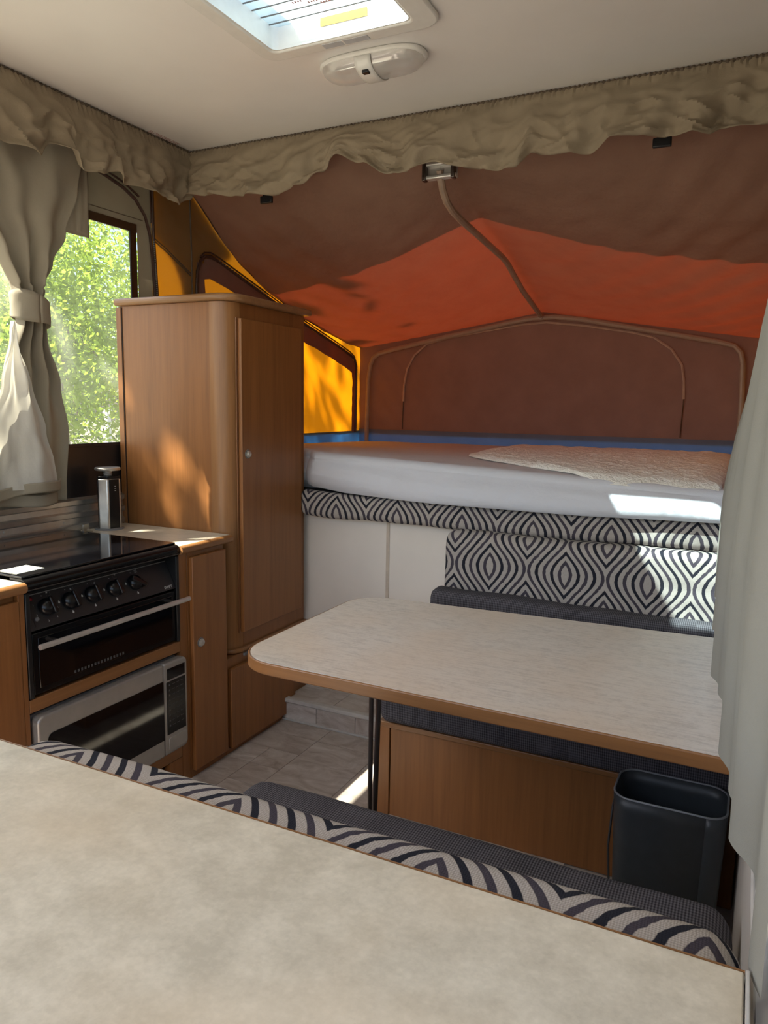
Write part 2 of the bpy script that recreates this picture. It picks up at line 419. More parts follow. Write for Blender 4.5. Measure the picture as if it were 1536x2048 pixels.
# ================================================================== STRUCTURE
# floor: slab + tiles
fl = struct(B(XL-.04, XR+.05, YREAR, YB+.06, -.06, -.004).build('floor', 'tile_joint'), 'pale stone-look tiled floor between the benches and the kitchen')
def place_tiles(x0, x1, y0, y1, cell, z, parent, z0, seedv, name='tile'):
    rnd = random.Random(seedv); nx = int(round((x1-x0)/cell)); ny = int(round((y1-y0)/cell)); used = [[0]*ny for _ in range(nx)]; cache = {}
    for j in range(ny):
        for i in range(nx):
            if used[i][j]: continue
            opts = [(2, 2), (3, 2), (2, 1), (1, 1), (3, 3), (1, 2), (2, 3)]; rnd.shuffle(opts)
            for (a, b) in opts+[(1, 1)]:
                if i+a <= nx and j+b <= ny and all(not used[i+p][j+q] for p in range(a) for q in range(b)): break
            for p in range(a):
                for q in range(b): used[i+p][j+q] = 1
            ce = cell*1.0; g = .0009
            o = B(x0+i*ce+g, x0+(i+a)*ce-g, y0+j*ce+g, y0+(j+b)*ce-g, z0, z).build(name, 'stone_tile', parent, smooth=False)
place_tiles(-1.69, -.39, .93, 2.49, .13, .0, fl, -.006, 3)
# raised step in front of the back wall
st = struct(B(XK-.02, -.97, 2.485, YB+.02, -.004, .082).build('step_platform', 'tile_joint'), 'low tiled step below the white back wall')
for i in range(4): B(-1.685+i*.18, -1.685+i*.18+.178, 2.477, 2.486, .004, .076).build('tile', 'stone_tile', st, smooth=False)
for i in range(3): B(-1.685+i*.24, -1.685+i*.24+.238, 2.487, 2.66, .08, .0865).build('tile', 'stone_tile', st, smooth=False)
B(XK-.02, -.97, 2.466, 2.497, .078, .096).build('nosing', 'grey_plastic_trim', st, bevel=.005)
B(XK-.02, -.97, 2.470, 2.480, 0, .008).build('base_trim', 'grey_plastic_trim', st, bevel=.002)
# ceiling with roof hatch opening; unseen overhang widened to shade the tent canvas
HX0, HX1, HY0, HY1 = -1.305, -.865, 1.44, 1.90
mb = MB(); zr = 2.42
mb.box(-2.52, HX0, YREAR, 2.86, ZC, zr); mb.box(HX1, .19, YREAR, 2.86, ZC, zr)
mb.box(HX0, HX1, YREAR, HY0, ZC, zr); mb.box(HX0, HX1, HY1, 2.86, ZC, zr)
struct(mb.build('ceiling', 'ceiling_white', smooth=False), 'smooth cream white ceiling panel')
# back wall
wb = struct(B(-2.2, XR, YB+.006, YB+.05, 0, .918).build('wall_back', 'panel_white'), 'off-white panelled wall under the bed')
B(-2.18, -1.289, YB, YB+.007, .085, .918).build('panel', 'panel_white', wb, bevel=.002)
B(-1.276, .04, YB, YB+.007, .085, .918).build('panel', 'panel_white', wb, bevel=.002)
B(-1.290, -1.275, YB-.003, YB+.008, .085, .918).build('seam_strip', 'seam_trim', wb, bevel=.002)
# left wall lower part, aluminium rail
wlft = struct(B(XL-.05, XL, YREAR, YB+.05, -.05, .94).build('wall_left', 'panel_white'), 'low wall behind the kitchen')
rail = MB(); pr = [(XL, .833), (XL+.020, .833), (XL+.022, .853), (XL+.014, .857), (XL+.014, .877), (XL+.024, .882), (XL+.026, .898), (XL+.012, .903), (XL+.012, .922), (XL+.022, .927), (XL+.024, .943), (XL+.004, .950), (XL, .950)]
rail.prism(pr, YREAR, 2.60, 'y')
ra = rail.build('trim_1', 'aluminium', smooth=False); struct(ra, 'ribbed aluminium rail along the kitchen wall')
for yy in (1.62, 1.86): MB().tube([(XL+.010, yy, .867), (XL+.0165, yy, .867)], .0035, 8).build('screw', 'steel', ra)
# right wall lower part + rail
struct(B(XR, XR+.05, YREAR, YB+.05, -.05, .86).build('wall_right', 'panel_white'), 'low wall behind the dinette')
rr = MB().prism([(XR, .740), (XR-.010, .740), (XR-.012, .77), (XR-.006, .775), (XR-.006, .80), (XR-.012, .805), (XR-.012, .825), (XR, .838)], .0, 2.6, 'y').build('trim_2', 'grey_plastic_trim', smooth=False)
struct(rr, 'pale aluminium rail under the grey side curtain')
# ------------------------------------------------ left canvas wall with window
WY0, WY1, WZ0, WZ1 = .35, 2.245, 1.142, 1.955
win = struct(B(XL-.012, XL-.009, WY0, WY1, WZ0, WZ1).build('window_1', 'clear_vinyl', smooth=False), 'clear vinyl window over the kitchen')
mb = MB(); mb.box(XL-.010, XL-.002, WY0-.04, 2.285, WZ1-.005, 1.985); B_ = mb.build('frame_top', 'brown_vinyl', win, bevel=.001)
B(XL-.010, XL-.002, WY1-.006, 2.272, WZ0, WZ1-.004).build('frame_side', 'brown_vinyl', win, bevel=.001)
MB().tube([(XL-.004, WY1-.006, WZ0), (XL-.004, WY1-.006, WZ1)], .004, 6).build('piping', 'black_vinyl', win)
B(XL-.012, XL-.002, WY0, 2.30, .948, WZ0).build('vinyl_skirt', 'black_vinyl', win, bevel=.002)
B(XL-.004, XL+.002, WY0, 2.29, WZ0-.008, WZ0+.004).build('frame_bottom', 'black_vinyl', win, bevel=.001)
def canvas_panel(name, pts, x, material, parent=None, wob=.004, nu=30, nv=30, seed=0, bow=0):
    """quad panel in the plane x=const; pts = four (y,z): lower near, lower far, upper far, upper near"""
    (a, b), (c, d), (e, f), (g, h) = pts
    def fn(u, v):
        y = (a*(1-u)+c*u)*(1-v)+(g*(1-u)+e*u)*v; z = (b*(1-u)+d*u)*(1-v)+(h*(1-u)+f*u)*v
        k = wob*(nz(y*7+seed, z*9, 1)+.5*nz(y*22+seed, z*14, 4))
        return (x+k+bow*math.sin(math.pi*u)*math.sin(math.pi*v), y, z)
    return MB().grid(fn, nu, nv, lambda u, v: (u, v)).build(name, material, parent, recalc=False)
cw = canvas_panel('wall_canvas_left', [(.2, 1.98), (2.35, 1.98), (2.35, 2.31), (.2, 2.31)], XL, 'canvas_grey', wob=.003, nu=60, nv=10)
struct(cw, 'grey canvas above the kitchen window')
canvas_panel('canvas_strip', [(2.272, .95), (2.352, .95), (2.352, 1.985), (2.272, 1.985)], XL, 'canvas_grey', cw, wob=.002, nu=6, nv=30)
# seam stitching lines on the grey canvas
def line_x(pts, x, r, name, material, parent, seg=6):
    return MB().tube([(x, y, z) for y, z in pts], r, seg).build(name, material, parent)
line_x([(.3, 2.0), (2.30, 2.0)], XL+.005, .0016, 'stitch', 'seam_thread', cw)
line_x([(1.98, 2.145), (2.12, 2.118), (2.20, 2.098), (2.26, 2.07), (2.31, 2.02), (2.335, 1.95), (2.345, 1.86), (2.352, 1.75), (2.356, 1.6)], XL+.008, .006, 'zip_piping', 'piping_brown', cw)
line_x([(1.98, 2.165), (2.12, 2.138), (2.21, 2.115), (2.28, 2.085)], XL+.008, .004, 'zip_piping', 'piping_brown', cw)
line_x([(2.352, 2.25), (2.354, 1.95), (2.366, 1.75), (2.37, 1.6), (2.37, 1.2)], XL+.008, .006, 'zip_piping', 'piping_brown', cw)
line_x([(2.340, 2.25), (2.342, 2.0)], XL+.008, .003, 'zip_piping', 'piping_brown', cw)
# dotted zip teeth
zt = MB()
for k in range(70):
    z = 1.93-k*.0075; y = lerp_pts([(1.4, 2.365), (1.75, 2.359), (1.93, 2.349)], z); zt.box(XL+.012, XL+.016, y-.002, y+.002, z, z+.0035)
zt = zt.build('zip_teeth', 'silver_paint', cw, smooth=False); zt['kind'] = 'stuff'
# ================================================================== BED END TENT
YE = 4.12
EDGE = [(2.565, 2.30), (2.60, 2.165), (2.75, 2.05), (2.92, 1.94), (3.15, 1.845), (3.44, 1.758), (3.8, 1.688), (4.20, 1.640)]
CEN = [(2.565, 2.30), (2.60, 2.225), (2.75, 2.155), (3.04, 2.075), (3.43, 2.01), (3.75, 1.925), (4.20, 1.80)]
XC = -1.075
def tent_z(x, y):
    e, c = lerp_pts(EDGE, y), lerp_pts(CEN, y)
    t = min(1, abs(x-XC)/1.125)
    wgt = (1-t)**1.05
    zz = e+(c-e)*wgt
    sag = -.035*math.sin(math.pi*min(1, max(0, (y-2.58)/1.55)))*math.sin(math.pi*t)
    wr = .006*nz(x*4+y*3, y*2-x*2, 0)+.004*nz((x*.6+y)*16, (x-y)*3, 2)
    d = (x+.05) if x > -.8 else None
    if x > -.9: wr += .007*math.sin((y*1.25+(x)*1.6)*26)*min(1, (x+.9)/.6)*(.5+.5*nz(x*3, y*3, 7))
    if x < -1.3: wr += .006*math.sin((y*1.0-(x)*1.8)*22)*min(1, (-1.3-x)/.5)*(.5+.5*nz(x*3, y*3, 5))
    fade = min(1, (YE+.02-y)/.12)
    return zz+sag+wr*max(.1, fade)
TENT = thing('tent', 'canvas tent over the pull-out bed with red-brown roof and orange sides', 'tent', (XC, 3.3, .95))
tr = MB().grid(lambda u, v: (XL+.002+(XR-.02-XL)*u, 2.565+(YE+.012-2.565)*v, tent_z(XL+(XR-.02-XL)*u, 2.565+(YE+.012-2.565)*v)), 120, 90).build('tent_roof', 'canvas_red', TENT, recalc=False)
tr['label'] = 'red-brown canvas tent roof sloping over the bed'
# left side panel of the tent
def side_panel(name, x, label, seed):
    def fn(u, v):
        y = 2.35+(YE+.03-2.35)*u; zt_ = lerp_pts([(2.35, 2.30)]+EDGE, y)
        z = 1.135+(min(2.297, zt_+.035)-1.135)*v
        k = .005*nz(y*6+seed, z*8, 1)+.003*nz((y+z)*24+seed, (y-z)*8, 4)
        return (x+k, y, z)
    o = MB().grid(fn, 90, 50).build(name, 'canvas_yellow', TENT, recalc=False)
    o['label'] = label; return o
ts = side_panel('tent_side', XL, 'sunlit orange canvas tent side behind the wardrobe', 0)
ts2 = side_panel('tent_side', XR-.012, 'brown canvas tent side at the curtain end of the bed', 5)
ARCH = [(2.606, 1.2), (2.606, 1.80), (2.612, 1.86), (2.632, 1.905), (2.66, 1.930), (2.70, 1.937), (2.76, 1.925), (3.0, 1.858), (3.44, 1.735), (3.80, 1.648), (3.98, 1.600), (4.03, 1.578), (4.052, 1.545), (4.055, 1.45), (4.052, 1.14)]
for s_, x, par in ((1, XL, ts), (-1, XR-.012, ts2)):
    line_x(ARCH, x+s_*.010, .0075, 'zip_piping', 'piping_brown', par, 8)
    line_x([(p[0]+(.014 if i > 9 else -.0), p[1]+.016) for i, p in enumerate(ARCH[3:13])], x+s_*.010, .004, 'zip_piping', 'piping_brown', par)
    line_x([(2.573, 2.16), (2.578, 1.9), (2.576, 1.4)], x+s_*.008, .0035, 'seam', 'seam_thread', par)
    line_x([(2.36, 1.935), (2.44, 1.90), (2.57, 1.835)], x+s_*.008, .0025, 'seam', 'seam_thread', par)
    line_x([(2.36, 1.945), (2.44, 1.91), (2.57, 1.845)], x+s_*.008, .0025, 'seam', 'seam_thread', par)
    line_x([(y, z+.004) for y, z in EDGE], x+s_*.006, .004, 'roof_seam', 'piping_brown', par)
    # unseen outer flap, added to keep sun off the upper corner
    FB = [(2.35, 1.950), (2.42, 1.915), (2.47, 1.875), (2.51, 1.80), (2.535, 1.70), (2.55, 1.45), (2.60, 1.45), (2.64, 1.86), (2.70, 1.90), (2.80, 1.93), (2.85, 1.955)]
    MB().grid(lambda u, v, x=x, s_=s_: (x-s_*.014+.003*nz(u*9, v*6, 2), 2.35+.50*u, lerp_pts(FB, 2.35+.50*u)*(1-v)+min(2.29, lerp_pts([(2.35, 2.30)]+EDGE, 2.35+.50*u))*v), 40, 20).build('shade_flap', 'canvas_grey', par, recalc=False)
    # doubled hem strip of the flap (two layers of canvas)
    band = MB().grid(lambda u, v, x=x, s_=s_: (x+s_*.006+.002*nz(u*20, v*3, 1), 2.66+1.36*u, lerp_pts([(2.66, 1.925)]+ARCH[5:12]+[(4.1, 1.56)], 2.66+1.36*u)-.006-(.085+.012*nz(u*9, 0, 3))*v), 70, 6).build('flap_hem', 'canvas_end', par, recalc=False)
    lband = MB().grid(lambda u, v, x=x, s_=s_: (x+s_*.006, 2.612+.05*u*(1+.3*nz(v*9, 0, 1)), 1.2+.70*v), 6, 40).build('flap_hem', 'canvas_end', par, recalc=False)
    vband = MB().grid(lambda u, v, x=x, s_=s_: (x+s_*.006, 4.012+.036*u+.01*nz(v*8, u*2, 1)*(1-u), 1.14+.43*v), 6, 40).build('flap_hem', 'canvas_end', par, recalc=False)
    zz = MB()
    for k in range(60):
        y = 2.75+k*.021; z = lerp_pts(ARCH[5:12], y); zz.box(x+s_*.017-.002, x+s_*.017+.002, y, y+.008, z-.002, z+.002)
    for k in range(40): zz.box(x+s_*.017-.002, x+s_*.017+.002, 4.052, 4.057, 1.15+k*.0098, 1.154+k*.0098)
    o = zz.build('zip_teeth', 'silver_paint', par, smooth=False); o['kind'] = 'stuff'
    canvas_panel('blue_skirt', [(2.45, .95), (YE+.03, .95), (YE+.03, 1.148), (2.45, 1.142)], x+s_*.004, 'canvas_blue', par, wob=.004, nu=60, nv=8)
# end wall
te_pts = [(XL, 1.62), (XC, 1.80), (XR-.02, 1.62)]
def end_fn(u, v):
    x = XL+(XR-.02-XL)*u; zt_ = tent_z(x, YE)+.004; z = 1.13+(zt_-1.13)*v
    fan = .004*math.sin((x*1.0+z*.9)*45)*max(0, 1-abs(x+1.95)/.35)+.004*math.sin((x-z*.9)*40)*max(0, 1-abs(x+.35)/.45)*(1-v)
    return (x, YE+.004*nz(x*4, z*5, 9)+fan, z)
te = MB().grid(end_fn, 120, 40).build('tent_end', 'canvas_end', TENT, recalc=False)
te['label'] = 'brown canvas end wall of the tent behind the bed'
def line_y(pts, y, r, name, material, parent):
    return MB().tube([(x, y, z) for x, z in pts], r, 6).build(name, material, parent)
# cream piping arch of the end window flap
def ex(px): return px
AE = [(-1.895, 1.33), (-1.893, 1.42), (-1.875, 1.52), (-1.83, 1.60), (-1.75, 1.665), (-1.62, 1.695), (-1.40, 1.728), (-1.19, 1.757), (-1.05, 1.765), (-.85, 1.742), (-.60, 1.700), (-.49, 1.672), (-.40, 1.61), (-.345, 1.53), (-.33, 1.45), (-.325, 1.36)]
line_y(AE, YE-.010, .0065, 'flap_piping', 'piping_tan', te)
line_y([(-1.897, 1.33), (-1.9, 1.165)], YE-.008, .003, 'seam', 'piping_brown', te)
line_y([(-.325, 1.36), (-.33, 1.165)], YE-.008, .003, 'seam', 'piping_brown', te)
MB().grid(lambda u, v: (XL+(XR-.02-XL)*u, YE-.006+.004*nz(u*14, v, 2), .98+.178*v), 60, 6).build('blue_skirt', 'canvas_blue', te, recalc=False)
# bow pole and roof strut
YP = YE-.028
bow = [(-2.135, 1.0), (-2.125, 1.45), (-2.112, 1.545), (-2.095, 1.585), (-2.06, 1.612), (-1.98, 1.632), (-1.6, 1.705), (-1.25, 1.768), (-1.13, 1.786), (-1.0, 1.790), (-.85, 1.772), (-.5, 1.703), (-.18, 1.640), (-.11, 1.62), (-.078, 1.585), (-.066, 1.53), (-.058, 1.35), (-.055, 1.0)]
tb = thing('tent_bow', 'tan painted tube bow holding up the far end of the tent', 'tent pole', (XC, YP, 1.0))
MB().tube([(x, YP, z) for x, z in bow], .0135, 10).build('bow_tube', 'pole_paint', tb)
MB().tube([(XC+.0, YP-.02, 1.795), (XC, YP+.016, 1.795)], .017, 10).build('joint', 'pole_paint', tb)
sr = thing('roof_strut', 'bent tan tube strut running from ceiling bracket to the tent bow', 'tent pole', (-1.07, 2.62, 2.1))
MB().tube([(-1.07, 2.592, 2.135), (-1.07, 2.602, 2.11), (-1.07, 2.625, 2.075), (-1.07, 2.665, 2.045), (-1.07, 2.72, 2.028), (-1.07, 2.82, 2.014), (-1.07, 3.04, 1.998), (-1.07, 3.36, 1.972), (-1.07, 3.44, 1.958), (-1.07, 3.54, 1.925), (-1.07, 3.70, 1.876), (-1.07, 4.06, 1.797)], .0135, 10).build('strut_tube', 'pole_paint', sr)
br = thing('strut_bracket', 'small chromed bracket at the upper end of the tent strut', 'bracket', (-1.07, 2.585, 2.11))
B(-1.135, -1.005, 2.596, 2.604, 2.105, 2.165).build('plate', 'steel', br, bevel=.002)
B(-1.135, -1.005, 2.578, 2.598, 2.15, 2.165).build('upper_rod', 'steel', br, bevel=.005)
B(-1.135, -1.005, 2.578, 2.598, 2.105, 2.12).build('lower_rod', 'steel', br, bevel=.005)
for x in (-1.132, -1.022): B(x, x+.014, 2.572, 2.60, 2.10, 2.17).build('end_cap', 'dark_steel', br, bevel=.003)
for (x, z, lab) in ((-1.795, 2.098, 'black plastic clip hanging below the valance near the kitchen corner'), (-.318, 2.118, 'black plastic clip hanging below the valance near the side curtain')):
    c = thing('clip', lab, 'clip', (x, 2.57, z))
    B(x-.028, x+.028, 2.555, 2.568, z-.012, z+.018).build('clip_body', 'clip_black', c, bevel=.004)
    B(x-.017, x+.017, 2.558, 2.566, z+.015, z+.10).build('clip_strap', 'clip_black', c, bevel=.002)
# ================================================================== BED
bed = thing('bed', 'pull-out bed with a white sheeted mattress in the tent end', 'bed', (XC, 3.3, .93))
B(XL+.03, XR-.045, 2.665, YE-.06, .922, .948).build('base_board', 'black_board', bed, bevel=.004)
def mtop(x, y):
    t = (x+2.15)/2.1
    front = 1.118-.068*(max(0, t-.18)/.82)**1.0
    k = min(1, max(0, (y-2.62)/1.1)); k = k*k*(3-2*k)
    return front*(1-k)+1.088*k
def matt(u, v):
    x = -2.15+2.11*u
    # v: 0 bottom of the front drape .. 1 far end of the top
    yb = lerp_pts([(-2.15, 2.675), (-1.67, 2.672), (-1.62, 2.63), (-1.2, 2.575), (-.6, 2.565), (-.07, 2.57)], x)
    fy = lerp_pts([(-2.15, 2.70), (-1.67, 2.69), (-1.60, 2.60)], x)
    zb = lerp_pts([(-2.15, .985), (-1.66, .968), (-1.45, .950), (-1.05, .940), (-.5, .938), (-.05, .948)], x)
    if v < .35:
        t = v/.35; bulge = -.022*math.sin(math.pi*t**.8)
        zt_ = mtop(x, 2.62)-.028; z = zb+(zt_-zb)*t; y = yb*(1-t)+fy*t+bulge
        y += .006*nz(x*1.6, z*18, 2)*(1-.3*t)+.003*nz(x*3, z*42+x*3, 5)
    elif v < .45:
        a = (v-.35)/.10*math.pi/2; y = fy+.035*(1-math.cos(a)); z = mtop(x, 2.62)-.028+.028*math.sin(a)
    else:
        t = (v-.45)/.55; y = fy+.035+(4.06-fy-.035)*t; z = mtop(x, y)+.006*nz(x*3, y*3, 1)
    return (x, y, z)
MB().grid(matt, 110, 90).build('mattress_sheet', 'sheet_white', bed, recalc=False)
B(-2.13, -.06, 2.68, 4.05, .948, 1.03).build('mattress_core', 'sheet_white', bed, bevel=.03, seg=3)
def fl_fn(u, v):
    y = 2.605+1.38*v; xl_ = -1.02+.55*max(0, 1-v*3.2)**1.4+.02*nz(v*12, 0, 3)-.15*min(1, v*1.5); xr_ = -.075+.01*nz(v*14, 5, 3)
    x = xl_+(xr_-xl_)*u
    e = min(1, min(u, 1-u, v*1.0+.0, 1-v)*12); y += .012*nz(x*9, 0, 4)*(1-v)
    z = mtop(x, y)+.004+.018*e**.5+.006*e*nz(x*14, y*14, 0)+.003*e*nz(x*34, y*34, 3)
    if v < .03: z -= .02*(1-v/.03)
    return (x, y, z)
tag(MB().grid(fl_fn, 130, 150).build('fleece_underlay', 'fleece', recalc=False), 'cream fleece underlay spread over the right half of the mattress', 'fleece')
# padded patterned pelmet below the bed
ps = rprof(2.592, 2.655, .842, .945, .028, 6)
tag(cushion(-1.664, -.005, ps, .025, 90, lambda x: .004*max(0, (x+1.0))+(.012*max(0, -1.55-x)*4), .006).build('bed_pelmet', 'ogee_fabric', recalc=False), 'long patterned bolster hanging along the front of the bed', 'bolster')
# ================================================================== VALANCES
def valance(name, label, axis, s0, s1, bottom, base, sign, seed, end):
    n = int(abs(s1-s0)*130)
    def fn(u, v):
        s = s0+(s1-s0)*u; zb = smooth_pts(bottom, s); z = ZC-.004+(zb-ZC)*v
        g = v**.75
        f = nz(s*7.5+seed, v*.8, 0)*.045+nz(s*17+seed, v*1.5, 3)*.026+nz(s*6+v*3+seed, v*5, 6)*.024
        r = 1-abs(nz(s*5.5+seed+v*1.3, v*2.1, 11))*2; f += .018*r
        r2_ = 1-abs(nz(s*9+seed-v*2.2, v*2.6, 17))*2; f += .016*max(0, r2_)**2+.010*max(0, 1-abs(nz(s*14+v*3+seed, v*4, 23))*3)
        pl = .0035*math.sin(s*310+3*nz(s*30, 0, 1))*max(0, 1-v*4)
        d = base+sign*(.012+.026*g+f*g+pl+.012*math.sin(math.pi*v))
        z += .010*nz(s*9+seed, v*3, 8)*g
        return (s, d, z) if axis == 'x' else (d, s, z)
    o = MB().grid(fn, n, 34, lambda u, v: (u*abs(s1-s0), v*.25)).build(name, 'valance_tan', recalc=False, solid=.002)
    tag(o, label, 'valance')
    # gathered heading tape
    def hd(u, v):
        s = s0+(s1-s0)*u; a = 2*math.pi*v; r = .006+.002*math.sin(s*420+2*nz(s*25, 0, 2))
        d = base+sign*(.012+r*math.cos(a)); z = ZC-.007+r*math.sin(a)
        return (s, d, z) if axis == 'x' else (d, s, z)
    MB().grid(hd, int(n*2.2), 8).build('heading', 'seam_thread', o, recalc=False)
    return o
VB = [(-2.15, 2.13), (-2.064, 2.118), (-1.977, 2.112), (-1.786, 2.088), (-1.683, 2.080), (-1.561, 2.100), (-1.476, 2.142), (-1.393, 2.184), (-1.312, 2.150), (-1.193, 2.098), (-1.118, 2.10), (-1.03, 2.115), (-.972, 2.107), (-.823, 2.073), (-.748, 2.068), (-.701, 2.115), (-.62, 2.084), (-.512, 2.088), (-.439, 2.114), (-.297, 2.104), (-.175, 2.092), (-.149, 2.109), (-.027, 2.10), (.05, 2.10)]
valance('valance', 'long tan gathered valance along the ceiling above the bed', 'x', -2.155, .035, VB, 2.498, -1, 2.0, 0)
VL = [(-1, 2.08), (1.3, 2.09), (1.638, 2.075), (1.741, 2.070), (1.803, 2.122), (1.865, 2.112), (1.885, 2.060), (1.96, 2.072), (2.042, 2.098), (2.064, 2.070), (2.159, 2.078), (2.26, 2.072), (2.355, 2.066), (2.43, 2.10), (2.49, 2.145)]
valance('valance', 'tan gathered valance along the ceiling above the kitchen window', 'y', .2, 2.475, VL, -2.125, 1, 31.0, 0)
# ================================================================== CURTAINS
ct = thing('curtain', 'tan curtain tied back beside the kitchen window', 'curtain', (-2.1, 1.7, .95))
YLc = [(.95, 1.48), (1.15, 1.50), (1.4, 1.585), (1.56, 1.640), (1.64, 1.630), (1.75, 1.585), (1.93, 1.48), (2.15, 1.33), (2.3, 1.28)]
YRc = [(.95, 1.800), (1.0, 1.803), (1.2, 1.822), (1.35, 1.795), (1.50, 1.748), (1.60, 1.738), (1.66, 1.755), (1.75, 1.80), (1.848, 1.852), (2.0, 1.905), (2.15, 1.935), (2.3, 1.95)]
def cur(u, v):
    z = .962+(2.25-.962)*v
    y0, y1 = smooth_pts(YLc, z), smooth_pts(YRc, z); y = y0+(y1-y0)*u
    wd = y1-y0; comp = min(1.5, .30/max(.12, wd))
    x = -2.150+.014*comp*math.sin(u*19+1.3*nz(u*4, z*2, 0))*min(1.4, .5+comp*.4)+.016*nz(u*5, z*3.2, 4)
    if z > 1.66: x += .012*math.sin(u*11)*max(0, 1-(z-1.66)/.5)
    return (x, y*1.024, 1.3+(z-1.3)*1.024)
MB().grid(cur, 90, 130).build('drape', 'curtain_tan', ct, recalc=False, solid=.002)
MB().grid(lambda u, v: (-2.172+.006*nz(u*5, v*3, 1), 1.895+.115*u+.004*v, 1.875+.35*v), 16, 20).build('flap', 'curtain_tan', ct, recalc=False, solid=.002)
# tie back band
def tie(u, v):
    a = 2*math.pi*u; z = 1.550+.087*v+.03*math.cos(a)*0; r = 1+.03*nz(math.cos(a)*2, math.sin(a)*2, v*3)
    return (-2.148+.047*r*math.cos(a), 1.732+.066*r*math.sin(a), z-.012*math.sin(a)+.006*math.sin(v*9+a*2))
MB().grid(tie, 40, 8).build('tie_back', 'curtain_tan', ct, recalc=False, solid=.002)
# white lining turned to the room at the bottom
LL = [(.995, 1.46), (1.2, 1.50), (1.35, 1.575), (1.50, 1.617), (1.56, 1.625)]
LR = [(.995, 1.782), (1.10, 1.772), (1.2, 1.745), (1.35, 1.69), (1.50, 1.637), (1.56, 1.63)]
def lin(u, v):
    z = 1.012+(1.545-1.012)*v; y0, y1 = smooth_pts(LL, z), smooth_pts(LR, z); y = y0+(y1-y0)*u
    x = -2.100+.018*math.sin(u*9+1.5)*(.4+.6*(1-v))+.022*nz(u*4, z*4, 8)+.010*nz(u*9, z*9, 3)
    return (x, y, z)
MB().grid(lin, 50, 60).build('lining', 'lining_white', ct, recalc=False)
def hem(u, v):
    y = 1.46+(1.805-1.46)*u; z = .985+.034*v+.022*u*u-.006*math.sin(u*8)
    x = -2.096+.018*math.sin(u*9+1.5)*.95+.010*nz(u*5, z*4, 8)-.03*max(0, u-.93)*10
    return (x, y, z)
MB().grid(hem, 50, 6).build('hem', 'curtain_tan', ct, recalc=False, solid=.002)
MB().grid(lambda u, v: (-2.118+.012*math.sin(u*10), 1.46+.325*u, .955+.04*v+.008*math.sin(u*6)), 40, 6).build('hem', 'curtain_tan', ct, recalc=False, solid=.002)
# right hand curtain
HL = [(.56, .044), (.66, .040), (.76, .012), (.95, .0), (1.08, -.010), (1.41, -.034), (1.9, -.052), (2.37, -.068), (2.42, -.066)]
RIDGE = [.50, .70, .86, 1.08, 1.41, 1.72, 2.02, 2.37, 2.60]
def rcur(u, v):
    y = .60+1.80*u; z = .852+(2.10-.852)*v
    g = min(1, max(0, (1.66-z)/.66)); g = g*g*(3-2*g)
    yy = y-.03*(1-g)*math.sin(y*3)
    i = max(k for k in range(len(RIDGE)-1) if RIDGE[k] <= yy+1e-9); a, b = RIDGE[i], RIDGE[i+1]
    t = (yy-a)/(b-a); ridge = lerp_pts(HL, b); valley = min(.046, ridge+.040+.012*math.sin(i*2.3))
    t2 = t**1.3 if t < .93 else .93**1.3*(1-t)/.07
    lo = valley+(ridge-valley)*t2
    hi = .030-.016*t2
    x = hi*(1-g)+lo*g
    x += .0035*math.sin(yy*58+2*nz(yy*4, z, 1))*(.4+.6*g)+.004*nz(yy*5, z*4, 3)
    return (min(x, .0475), y, z-.012*t*(1-v)**8)
rc = thing('curtain', 'pale grey curtain hanging along the dinette side window', 'curtain', (0, 1.5, .85))
MB().grid(rcur, 260, 60).build('drape', 'curtain_grey', rc, recalc=False)
# right window behind the curtain
w2 = struct(B(XR+.030, XR+.033, -.6, 2.36, .95, 2.0).build('window_2', 'clear_vinyl', smooth=False), 'clear vinyl window behind the grey curtain')
B(XR+.022, XR+.036, -.62, 2.38, 2.0, 2.30).build('frame_top', 'canvas_grey', w2); B(XR+.022, XR+.036, 2.36, 2.60, .86, 2.0).build('frame_side', 'canvas_grey', w2)
B(XR+.022, XR+.036, -.62, 2.38, .86, .95).build('frame_bottom', 'canvas_grey', w2)
# ================================================================== KITCHEN
def knob(parent, x, y, z):
    k = MB(); k.m = Matrix.Translation((x, y, z)) @ Matrix.Rotation(math.pi/2, 4, 'Y')
    k.lathe([(.0115, 0), (.0135, .003), (.0135, .006), (.011, .0075), (.0105, .011), (.007, .0135), (.001, .014)], seg=24)
    k.build('knob', 'silver_knob', parent)
    r = MB(); r.m = Matrix.Translation((x, y, z)) @ Matrix.Rotation(math.pi/2, 4, 'Y')
    r.lathe([(.0155, -.001), (.017, .001), (.0165, .003), (.013, .0035)], seg=24); r.build('knob_plate', 'mid_grey', parent)
# left end cabinet
lc = thing('kitchen_cabinet', 'wooden base cabinet under the worktop end left of the cooker', 'cabinet', (-1.93, .8, 0))
B(-2.19, XK-.016, .36, 1.262, .0, .803).build('body', 'wood', lc)
B(XK-.016, XK, .36, 1.268, .06, .785).build('front_panel', 'wood_door', lc, bevel=.002)
def worktop(name, y0, y1, label, rnd):
    t = thing(name, label, 'worktop', (-1.93, (y0+y1)/2, .805))
    B(-2.175, XK+.004, y0, y1, .806, .832).build('slab', 'laminate_kitchen', t, bevel=.002)
    # rounded timber nosing, turned back at one end
    mbn = MB(); x1 = XK+.003
    pr_ = [(x1, .803)]+[(x1+.016*math.sin(math.radians(a)), .8175-.0145*math.cos(math.radians(a))) for a in range(0, 181, 20)]+[(x1, .832)]
    mbn.prism(pr_, y0, y1, 'y'); mbn.build('edge_strip', 'wood_nose', t, smooth=True)
    return t
worktop('worktop', .36, 1.280, 'mottled beige worktop end with rounded timber edge left of the cooker', 0)
worktop('worktop', 1.866, 2.136, 'mottled beige worktop with timber edge between cooker and wardrobe', 0)
